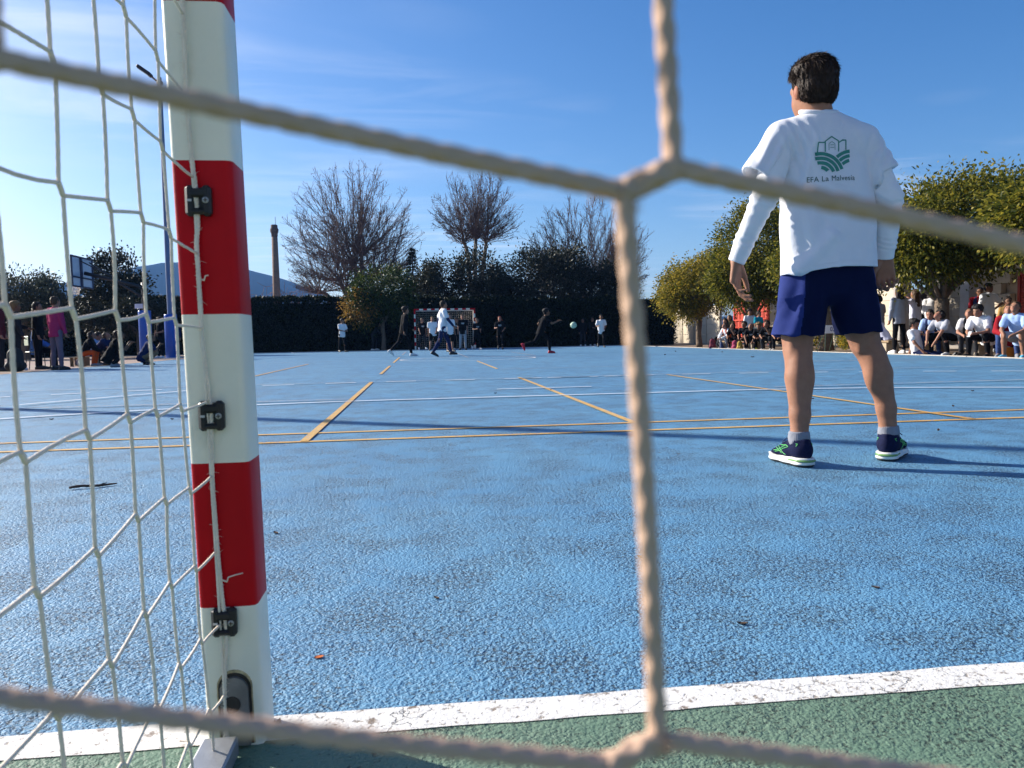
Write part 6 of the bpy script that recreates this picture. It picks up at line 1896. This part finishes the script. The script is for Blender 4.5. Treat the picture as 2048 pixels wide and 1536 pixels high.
# hair: cropped at the nape, thicker on top, with tufts
vox = .005
pr = [el((0, -.018, .036), (.0845, .101, .095), .02), el((0, -.040, -.012), (.079, .072, .070), .02), el((0, .030, .088), (.070, .070, .036), .03), el((-.01, -.03, .075), (.080, .088, .058), .03)]
V, F = sdf_mesh(pr, vox, [lambda X: np.minimum(X[..., 1] - .030 - .25 * np.maximum(X[..., 2] - .02, 0), .066 - X[..., 2]), lambda X: -(X[..., 2] + .074 - 0.62 * np.maximum(X[..., 1] + .030, 0))])
V = relax(V, F, 2); Nn = vnormals(V, F)
Q = V * np.array((1, 1, .28))
V = V + Nn * (.0028 * vnoise(Q, 110, 2) + .0032 * vnoise(Q, 42, 3) + .002 * vnoise(V, 24, 4) * (V[:, 2] > .03))[:, None]
tuft = MB(); rt_ = np.random.default_rng(3)
for i in rt_.choice(len(V), 5200, replace=False):
    c, n_ = V[i], Nn[i]
    dwn = np.array((0, -.35 if c[2] > .05 else 0, -1.0)) if c[2] < .09 else np.array((rt_.normal(0, .7), -.5, -.1))
    tg = norm(dwn - n_ * np.dot(dwn, n_) + n_ * rt_.uniform(.02, .20) + rt_.normal(0, .14, 3))
    L_ = rt_.uniform(.012, .026) * (1.25 if c[2] > .06 else .75)
    sd = norm(np.cross(tg, n_)) * rt_.uniform(.0007, .0015)
    b0 = c - n_ * .002
    tuft.add([b0 + sd, b0 - sd, b0 + tg * L_ + n_ * .001, b0 + n_ * .003], [[0, 3, 2], [3, 1, 2], [1, 0, 2]])
hm = mat('keeper_hair', (0.026, 0.014, 0.009), .62, .4, 90, .5, 180, bdist=.003, spec=.25)
Mh = Matrix([Vector(q) for q in RH]).transposed().to_4x4(); Mh.translation = Vector(hc - KB)
o = link('hair', np_mesh('hair', V, F, hm), keeper); o.matrix_local = Mh @ Matrix.Scale(hs, 4)
o2 = tuft.build('tufts', hm, o); tag(o2, kind='stuff')

# long white sleeves of the undershirt
und = mat('white_undershirt', (0.78, 0.78, 0.80), .85, .04, 14, .2, 120, spec=.2, sheen=.2, bdist=.003)
for s, (sh_, e_, w_) in ((-1, (SL, EL, WL)), (1, (SR, ER, WR))):
    fd = norm(w_ - e_)
    V, F = sdf_mesh([rc(sh_, e_, .062, .053, .02), rc(e_, w_ - fd * .05, .054, .040, .02), rc(w_ - fd * .05, w_ + fd * .006, .039, .0365, .008)], .0055,
                    [lambda X, c=(w_ + fd * .008), f_=fd: (X - c.astype(np.float32)) @ f_.astype(np.float32)])
    V = relax(V, F, 1); Nn = vnormals(V, F)
    ax = (V - e_) @ fd
    axw = ax + .030 * vnoise(V, 9, 2) + .35 * (V[:, 1] - e_[1])
    ring = np.sin(axw * 2 * math.pi / .045 + 6 * vnoise(V, 8, 3)) * np.exp(-((np.abs(ax - .03) / .07) ** 2))
    wr = np.sin(axw * 2 * math.pi / .032 + 5 * vnoise(V, 12, 5)) * np.exp(-(((ax - .20) / .04) ** 2))
    V = V + Nn * (.0028 * ring + .0028 * wr + .006 * vnoise(V * (1, 1, .6), 15, 6) + .002 * vnoise(V, 40, 1))[:, None] * np.clip((.235 - ax) / .02, 0, 1)[:, None]
    link('sleeve', np_mesh('sleeve', rel(V), F, und), keeper)

# T-shirt
tee = mat('white_tshirt', (0.72, 0.73, 0.78), .85, .03, 10, .22, 160, spec=.2, sheen=.2, bdist=.003)
SLe, SRe = np.array((1.438, 3.222, 1.232)), np.array((1.985, 3.205, 1.243))
yc = 3.235
tp = [rc((1.768, yc, .84), (1.762, yc, 1.02), .215, .207, .02, None, (1, .60, 1)), rc((1.762, yc, 1.02), (1.745, yc, 1.22), .207, .192, .03, None, (1, .60, 1)), rc((1.745, yc, 1.20), (1.738, yc, 1.325), .190, .185, .03, None, (1, .60, 1)),
      rc(nbk - (0, 0, .02), SL + (.0, 0, -.004), .066, .078, .03), rc(nbk - (0, 0, .02), SR + (0, 0, -.004), .066, .078, .03), rc((1.66, yc - .01, 1.38), (1.83, yc - .01, 1.38), .095, .095, .03),
      rc(SL, SLe, .078, .078, .02, None, (1, .9, 1)), rc(SR, SRe, .078, .080, .02, None, (1, .9, 1))]
dL, dR = norm(SLe - SL), norm(SRe - SR)


def cut_sleeve(X):
    a = (X - SLe.astype(np.float32)) @ dL.astype(np.float32); b = (X - SRe.astype(np.float32)) @ dR.astype(np.float32)
    m1 = np.where(X[..., 0] < 1.545, a, -1.0); m2 = np.where(X[..., 0] > 1.955, b, -1.0)
    low_ = X[..., 2] < 1.12
    return np.where(low_, -1.0, np.maximum(m1, m2))


hemz = lambda X: (.818 + .030 * np.clip((X[..., 0] - 1.55) / .22, 0, 1)) - X[..., 2]
neckc = lambda X: .062 - np.sqrt(((X[..., 0] - (nbk[0] - .004)) / 1.12) ** 2 + (X[..., 1] - nbk[1] - .008) ** 2) - np.maximum(1.474 - X[..., 2], 0) * 6
V, F = sdf_mesh(tp, .0055, [hemz, cut_sleeve, neckc], [rc((1.768, yc, .70), (1.766, yc, .90), .205, .200, .02, None, (1, .57, 1)), rc(SLe + dL * .08, SLe - dL * .05, .069, .058, .02, None, (1, .88, 1)), rc(SRe + dR * .08, SRe - dR * .05, .071, .060, .02, None, (1, .88, 1))])
V = relax(V, F, 1); Nn = vnormals(V, F)
x_, y_, z_ = V[:, 0], V[:, 1], V[:, 2]
g = lambda cx, cz, sx, sz: np.exp(-(((x_ - cx) / sx) ** 2 + ((z_ - cz) / sz) ** 2))


def ridge(ax_, az_, bx_, bz_, w, h):
    d = np.array((bx_ - ax_, bz_ - az_)); L_ = np.linalg.norm(d); d /= L_
    t = ((x_ - ax_) * d[0] + (z_ - az_) * d[1]); q = -(x_ - ax_) * d[1] + (z_ - az_) * d[0]
    return h * np.exp(-(q / w) ** 2) * np.clip(t / .03, 0, 1) * np.clip((L_ - t) / .03, 0, 1)


disp = .0055 * vnoise(V * (1, 1, .45), 9, 1) + .0016 * vnoise(V * (1, 1, .6), 22, 2) + .0006 * vnoise(V, 48, 4)
wp = .012 * vnoise(V, 7, 5)
disp += .0075 * np.sin(2 * math.pi * ((x_ + wp) * .94 + z_ * .30) / .040) * g(1.595, 1.345, .065, .085)
disp += .0060 * np.sin(2 * math.pi * ((x_ + wp) * .80 - z_ * .55) / .046) * g(1.49, 1.30, .07, .09)
disp += .0050 * np.sin(2 * math.pi * ((x_ + wp) * .85 + z_ * -.45) / .050) * g(1.97, 1.30, .07, .10)
disp += .0040 * np.sin(2 * math.pi * ((x_ + wp) * .95 + z_ * .1) / .075) * g(1.62, 1.05, .12, .18)
back = (y_ < yc)
disp += back * (ridge(1.735, 1.0, 1.575, .815, .030, .020) + ridge(1.655, 1.40, 1.60, 1.16, .014, .010) + ridge(1.60, 1.13, 1.645, .93, .020, .009) + ridge(1.95, 1.20, 1.90, .92, .022, .009) + ridge(1.93, 1.33, 1.955, 1.12, .014, .008))
send = np.minimum(np.abs((V - SLe) @ dL) + 9 * (x_ > 1.55), np.abs((V - SRe) @ dR) + 9 * (x_ < 1.95))
disp *= np.clip(send / .03, .25, 1)
V = V + Nn * disp[:, None]
teeo = link('tshirt', np_mesh('tshirt', rel(V), F, tee), keeper)
bvt = BVHTree.FromPolygons([Vector(v) for v in V], [list(q) for q in F])


def on_back(x, z, lift=.0016):
    h = bvt.ray_cast(Vector((x, 2.6, z)), Vector((0, 1, 0)))
    if h[0] is None:
        return None
    return np.array(h[0]) + np.array((0, -lift, 0)) - KB


# hem and collar stitching bands
m = MB()
pts = []
for xx_ in np.linspace(1.575, 1.965, 50):
    zz_ = (.818 + .030 * min(1, max(0, (xx_ - 1.55) / .22))) + .022
    q = on_back(xx_, zz_, .0004)
    if q is not None: pts.append(q)
m.tube(pts, .0009, 4)
m.build('hem_stitch', tee, teeo)
col = MB(); cp_ = []
for a in np.linspace(math.pi * .04, math.pi * .96, 30):
    cp_.append(np.array((nbk[0] - .004 + .0735 * math.cos(a) * 1.1, nbk[1] + .008 - .070 * math.sin(a), 1.493 + .004 * math.cos(2 * a) + .012 * (1 - math.sin(a)))) - KB)
col.tube(cp_, .0095, 8); col.build('collar', tee, teeo, True)

# emblem and lettering on the back
ink = mat('teal_print', (0.045, 0.235, 0.185), .8, .15, 40)
LX, LZ, LS = 1.722, 1.312, .156
ROT = math.radians(2.0)


def uv(px, py):
    u, v = (px - 1078) / 285 * LS, (943 - py) / 285 * LS * .95
    return LX + u * math.cos(ROT) - v * math.sin(ROT), LZ + u * math.sin(ROT) + v * math.cos(ROT)


em = MB()


def ribbon(poly, w, ok=lambda x, y: True):
    P = np.array(poly, float)
    s = np.concatenate([[0], np.cumsum(np.linalg.norm(np.diff(P, axis=0), axis=1))])
    q = np.linspace(0, s[-1], max(2, int(s[-1] / 5)))
    P = np.stack([np.interp(q, s, P[:, 0]), np.interp(q, s, P[:, 1])], 1)
    T = np.gradient(P, axis=0); T /= np.linalg.norm(T, axis=1, keepdims=True) + 1e-9
    Nv = np.stack([-T[:, 1], T[:, 0]], 1)
    rows = []
    for p_, n_ in zip(P, Nv):
        if not ok(*p_):
            rows.append(None); continue
        a, b = on_back(*uv(*(p_ + n_ * w / 2))), on_back(*uv(*(p_ - n_ * w / 2)))
        rows.append(None if a is None or b is None else (a, b))
    for r0, r1_ in zip(rows[:-1], rows[1:]):
        if r0 and r1_:
            em.add([r0[0], r0[1], r1_[1], r1_[0]], [[0, 1, 2, 3]])


inc = lambda x, y: (x - 1078) ** 2 + (y - 943) ** 2 < 142 ** 2 and y > 912 - (x - 1078) * .08
CLx, CLy, CRx, CRy = 968, 1118, 1238, 1128
for rr_ in (38, 74, 110, 146, 182):
    ribbon([(CLx + rr_ * math.cos(a), CLy - rr_ * math.sin(a)) for a in np.linspace(-.3, 2.0, 60)], 27, lambda x, y: inc(x, y) and y > 918)
for rr_ in (62, 98, 134, 170, 206):
    ribbon([(CRx + rr_ * math.cos(a), CRy - rr_ * math.sin(a)) for a in np.linspace(1.1, 3.2, 60)], 26, lambda x, y: inc(x, y) and (x - CLx) ** 2 + (y - CLy) ** 2 > 200 ** 2)
for pl in ([(962, 932), (962, 850), (1018, 850)], [(1185, 912), (1185, 836), (1150, 838)], [(1018, 925), (1018, 842), (1070, 806), (1124, 842), (1124, 925)], [(1124, 856), (1165, 832)]):
    ribbon(pl, 9)
for pl in ([(1046, 912), (1046, 862), (1070, 846), (1094, 862), (1094, 912)],):
    ribbon(pl, 4)
for pl in ([(1056, 872), (1086, 872)], [(1056, 892), (1086, 892)]):
    ribbon(pl, 4)
em.build('emblem', ink, teeo)
fc = bpy.data.curves.new('lettering', 'FONT'); fc.body = 'EFA La Malvesía'; fc.size = .034; fc.align_x = 'CENTER'; fc.offset = 0.0; fc.space_character = 1.06
fo = bpy.data.objects.new('lettering_tmp', fc); COL.objects.link(fo)
bpy.context.view_layer.update()
me = bpy.data.meshes.new_from_object(fo.evaluated_get(bpy.context.evaluated_depsgraph_get()))
bpy.data.objects.remove(fo)
import bmesh
b_ = bmesh.new(); b_.from_mesh(me)
bmesh.ops.triangulate(b_, faces=b_.faces[:]); bmesh.ops.subdivide_edges(b_, edges=[e for e in b_.edges if e.calc_length() > .004], cuts=1)
xs_ = [v.co.x for v in b_.verts]; wid = max(xs_) - min(xs_)
for v in b_.verts:
    sx_ = v.co.x * .204 / wid; sz_ = v.co.y * .204 / wid * 1.04
    q = on_back(1.716 + sx_ * math.cos(.042) - sz_ * math.sin(.042), 1.2010 + sx_ * math.sin(.042) + sz_ * math.cos(.042))
    v.co = Vector(q) if q is not None else v.co
b_.to_mesh(me); b_.free()
me.materials.clear(); me.materials.append(mat('dark_teal_print', (0.022, 0.095, 0.085), .8, .15, 40))
link('lettering', me, teeo)

# shorts
shm = mat('navy_shorts', (0.0055, 0.009, 0.038), .80, .15, 8, .15, 90, spec=.06, sheen=0.0, bdist=.004)
sp = [rc((1.765, 3.245, .93), (1.765, 3.25, .86), .160, .168, .02, None, (1, .66, 1)), rc((1.674, 3.25, .83), (1.632, 3.262, .52), .100, .116, .022, None, (1, .95, 1)), rc((1.862, 3.25, .83), (1.947, 3.280, .52), .102, .094, .022, None, (1, 1.0, 1))]
V, F = sdf_mesh(sp, .0052, [lambda X: np.where(X[..., 0] < 1.80, .560 + (1.63 - X[..., 0]) * .02, .566 + (X[..., 0] - 1.94) * .05) - X[..., 2], lambda X: X[..., 2] - .955],
                [rc((1.630, 3.262, .45), (1.640, 3.260, .575), .103, .088, .02, None, (1, .95, 1)), rc((1.953, 3.284, .45), (1.938, 3.276, .585), .081, .074)])
V = relax(V, F, 1); Nn = vnormals(V, F)
x_, y_, z_ = V[:, 0], V[:, 1], V[:, 2]
wp = .02 * vnoise(V, 6, 3)
disp = .006 * vnoise(V * (1.2, 1.2, .5), 11, 7) + .003 * vnoise(V, 26, 8)
disp += .011 * np.sin(2 * math.pi * ((x_ + wp) * .95 - z_ * .22) / .085) * g(1.60, .68, .10, .13)
disp += .007 * np.sin(2 * math.pi * ((x_ + wp) * .9 + z_ * .25) / .08) * g(1.93, .68, .10, .13)
V = V + Nn * disp[:, None]
sh_lit = mat('sunlit_blue_side', (0.022, 0.035, 0.150), .80, .15, 8, .15, 90, spec=.06, bdist=.004)  # sunlight painted into the cloth: lighter blue on the outer legs
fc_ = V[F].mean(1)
lit_side = (fc_[:, 0] < 1.600 + (fc_[:, 2] - .56) * .10) | (fc_[:, 0] > 2.000 - (fc_[:, 2] - .56) * .22)
sho = link('shorts', np_mesh('shorts', rel(V), F, [shm, sh_lit], True, lit_side.astype(int)), keeper)

# socks and running shoes
sockm = mat('grey_ribbed_sock', (0.22, 0.23, 0.27), .9, .12, 30, .5, 260, bdist=.002)
up_m = mat('navy_mesh_upper', (0.009, 0.012, 0.042), .85, .3, 120, .6, 500, bdist=.0015, spec=.1)
sole_m = mat('white_foam_sole', (0.72, 0.72, 0.70), .6, .06, 20)
out_m = mat('black_outsole', (0.02, 0.02, 0.022), .8)
lime_m = mat('lime_trim', (0.10, 0.50, 0.12), .5, .1, 30)
gel_m = mat('green_gel_insert', (0.16, 0.30, 0.10), .25, .1, 30)
for s in (-1, 1):
    L = LEG[s]
    an = np.array(L[-1][:3]); fdir = norm((-.13, 1, 0)) if s < 0 else norm((.70, .72, 0))
    V, F = sdf_mesh([rc(L[-2][:3], np.array(L[-2][:3]) * .6 + an * .4, .0425, .041, .01), rc(np.array(L[-2][:3]) * .6 + an * .4, an, .041, .035, .01), rc(an, an + fdir * .05 - (0, 0, .01), .035, .032, .01), rc(np.array(L[-2][:3]) + (0, 0, .032), L[-2][:3], .0425, .0425, .01)], .0045, [lambda X, z=L[-2][2] + .034: X[..., 2] - z])
    V = relax(V, F, 1); Nn = vnormals(V, F)
    ang = np.arctan2(V[:, 1] - an[1], V[:, 0] - an[0])
    V += Nn * (.0010 * np.sin(ang * 34))[:, None] + Nn * (.002 * vnoise(V, 30, 2))[:, None]
    link('sock', np_mesh('sock', rel(V), F, sockm), keeper)
    # shoe in its own frame: heel at origin, toe +Y
    sh = bpy.data.objects.new('shoe', None); COL.objects.link(sh); sh.parent = keeper; sh.empty_display_size = .05
    heel = np.array((an[0], an[1], 0)) - fdir * .066
    sh.location = Vector(heel - KB); sh.location.z = .004
    sh.rotation_euler = (0, 0, math.atan2(-fdir[0], fdir[1]))
    if s > 0:
        sh.rotation_euler = (math.radians(1.5), 0, math.atan2(-fdir[0], fdir[1]))
    up_pr = [rc((0, .042, .062), (0, .105, .062), .0430, .0435, .02), rc((0, .105, .060), (0.004, .20, .048), .041, .040, .02), rc((0.004, .20, .044), (0.006, .255, .036), .040, .027, .02), rc((0, .054, .075), (0, .062, .105), .0440, .0445, .015), rc((0, .095, .085), (0, .155, .070), .030, .026, .02), rc((0, .016, .05), (0, .020, .108), .018, .012, .015)]
    V, F = sdf_mesh(up_pr, .0042, [lambda X: .030 - X[..., 2], lambda X: X[..., 2] - (.112 - .5 * np.maximum(X[..., 1] - .09, 0) + .25 * np.maximum(.03 - X[..., 1], 0))], [rc((0, .064, .092), (0, .066, .16), .0405, .0425)])
    V = relax(V, F, 1)
    upo = link('upper', np_mesh('upper', V, F, up_m), sh)
    bvu = BVHTree.FromPolygons([Vector(v) for v in V], [list(q) for q in F])
    V, F = sdf_mesh([rc((0, .034, .02), (0, .11, .02), .046, .043, .02), rc((0, .11, .02), (.004, .205, .018), .043, .048, .02), rc((.004, .205, .018), (.007, .258, .020), .048, .032, .02)], .0042,
                    [lambda X: .006 - X[..., 2] + .9 * np.maximum(X[..., 1] - .25, 0), lambda X: X[..., 2] - (.036 - .07 * np.clip(X[..., 1] - .06, 0, .12) + .06 * np.maximum(X[..., 1] - .23, 0))])
    V = relax(V, F, 1); 
    V[:, 0] += np.sign(V[:, 0]) * .003 * np.sin(V[:, 2] * 210)
    link('midsole', np_mesh('midsole', V, F, sole_m), sh)
    V, F = sdf_mesh([rc((0, .034, .005), (0, .11, .005), .043, .040, .02), rc((0, .11, .005), (.004, .205, .005), .040, .045, .02), rc((.004, .205, .005), (.006, .25, .006), .045, .030, .02)], .0045, [lambda X: -X[..., 2], lambda X: X[..., 2] - .009])
    link('outsole', np_mesh('outsole', V, F, out_m), sh)
    V, F = sdf_mesh([rc((0, .030, .024), (0, .075, .022), .0485, .0465, .01, None, (1, 1, .22))], .004, [])
    link('gel_insert', np_mesh('gel_insert', V, F, gel_m), sh)

    def side_pt(y, z, sd):
        h = bvu.ray_cast(Vector((sd * .2, y, z)), Vector((-sd, 0, 0)))
        return None if h[0] is None else np.array(h[0]) + (sd * .0007, 0, 0)
    st_ = MB()
    for sd in (-1, 1):
        for pl in ([(.080, .078), (.115, .066), (.150, .052), (.185, .044)], [(.098, .082), (.130, .070), (.165, .055), (.195, .048)], [(.175, .076), (.145, .060), (.118, .046), (.100, .040)], [(.190, .068), (.160, .054), (.135, .042)], [(.080, .078), (.100, .084), (.120, .080), (.150, .078)], [(.030, .085), (.026, .095), (.034, .096)]):
            P = np.array(pl); q = np.linspace(0, 1, 14); tt_ = np.linspace(0, 1, len(P))
            pts = [side_pt(np.interp(k_, tt_, P[:, 0]), np.interp(k_, tt_, P[:, 1]), sd) for k_ in q]
            pts = [p_ for p_ in pts if p_ is not None]
            if len(pts) > 3:
                st_.tube(pts, .0016, 5)
    st_.build('stripes', lime_m, upo, True)
    lc = MB()
    for k_ in range(5):
        y0 = .115 + .020 * k_; pts = []
        for xx_ in np.linspace(-.026, .026, 9):
            h = bvu.ray_cast(Vector((xx_, y0 + .006 * math.copysign(1, xx_) * (k_ % 2), .2)), Vector((0, 0, -1)))
            if h[0] is not None: pts.append(np.array(h[0]) + (0, 0, .0015))
        if len(pts) > 3: lc.tube(pts, .0022, 5)
    lc.tube([(-.01, .118, .104), (-.03, .112, .112), (-.044, .118, .098), (-.035, .135, .088)], .0022, 5).tube([(.01, .118, .104), (.028, .108, .114), (.046, .112, .102)], .0022, 5)
    lc.tube([(0, .108, .10), (0, .092, .128), (0, .088, .134)], [.013, .011, .004], 6)
    lc.build('laces', mat('navy_laces', (.02, .025, .09), .8), upo, True)

# ---------------------------------------------------------------- thin winter haze over the plain
hz = MB().box((0, 1000, 104), (5600, 2900, 210)).build('haze', None)
hz.data.materials.clear()
hm_ = bpy.data.materials.new('haze_air'); hm_.use_nodes = True
n_ = hm_.node_tree.nodes; n_.clear()
ho = n_.new('ShaderNodeOutputMaterial'); pv = n_.new('ShaderNodeVolumePrincipled')
pv.inputs['Color'].default_value = (0.20, 0.45, 1.0, 1); pv.inputs['Density'].default_value = 0.00020; pv.inputs['Anisotropy'].default_value = 0.2
hm_.node_tree.links.new(pv.outputs[0], ho.inputs['Volume'])
hz.data.materials.append(hm_)
tag(hz, kind='stuff')
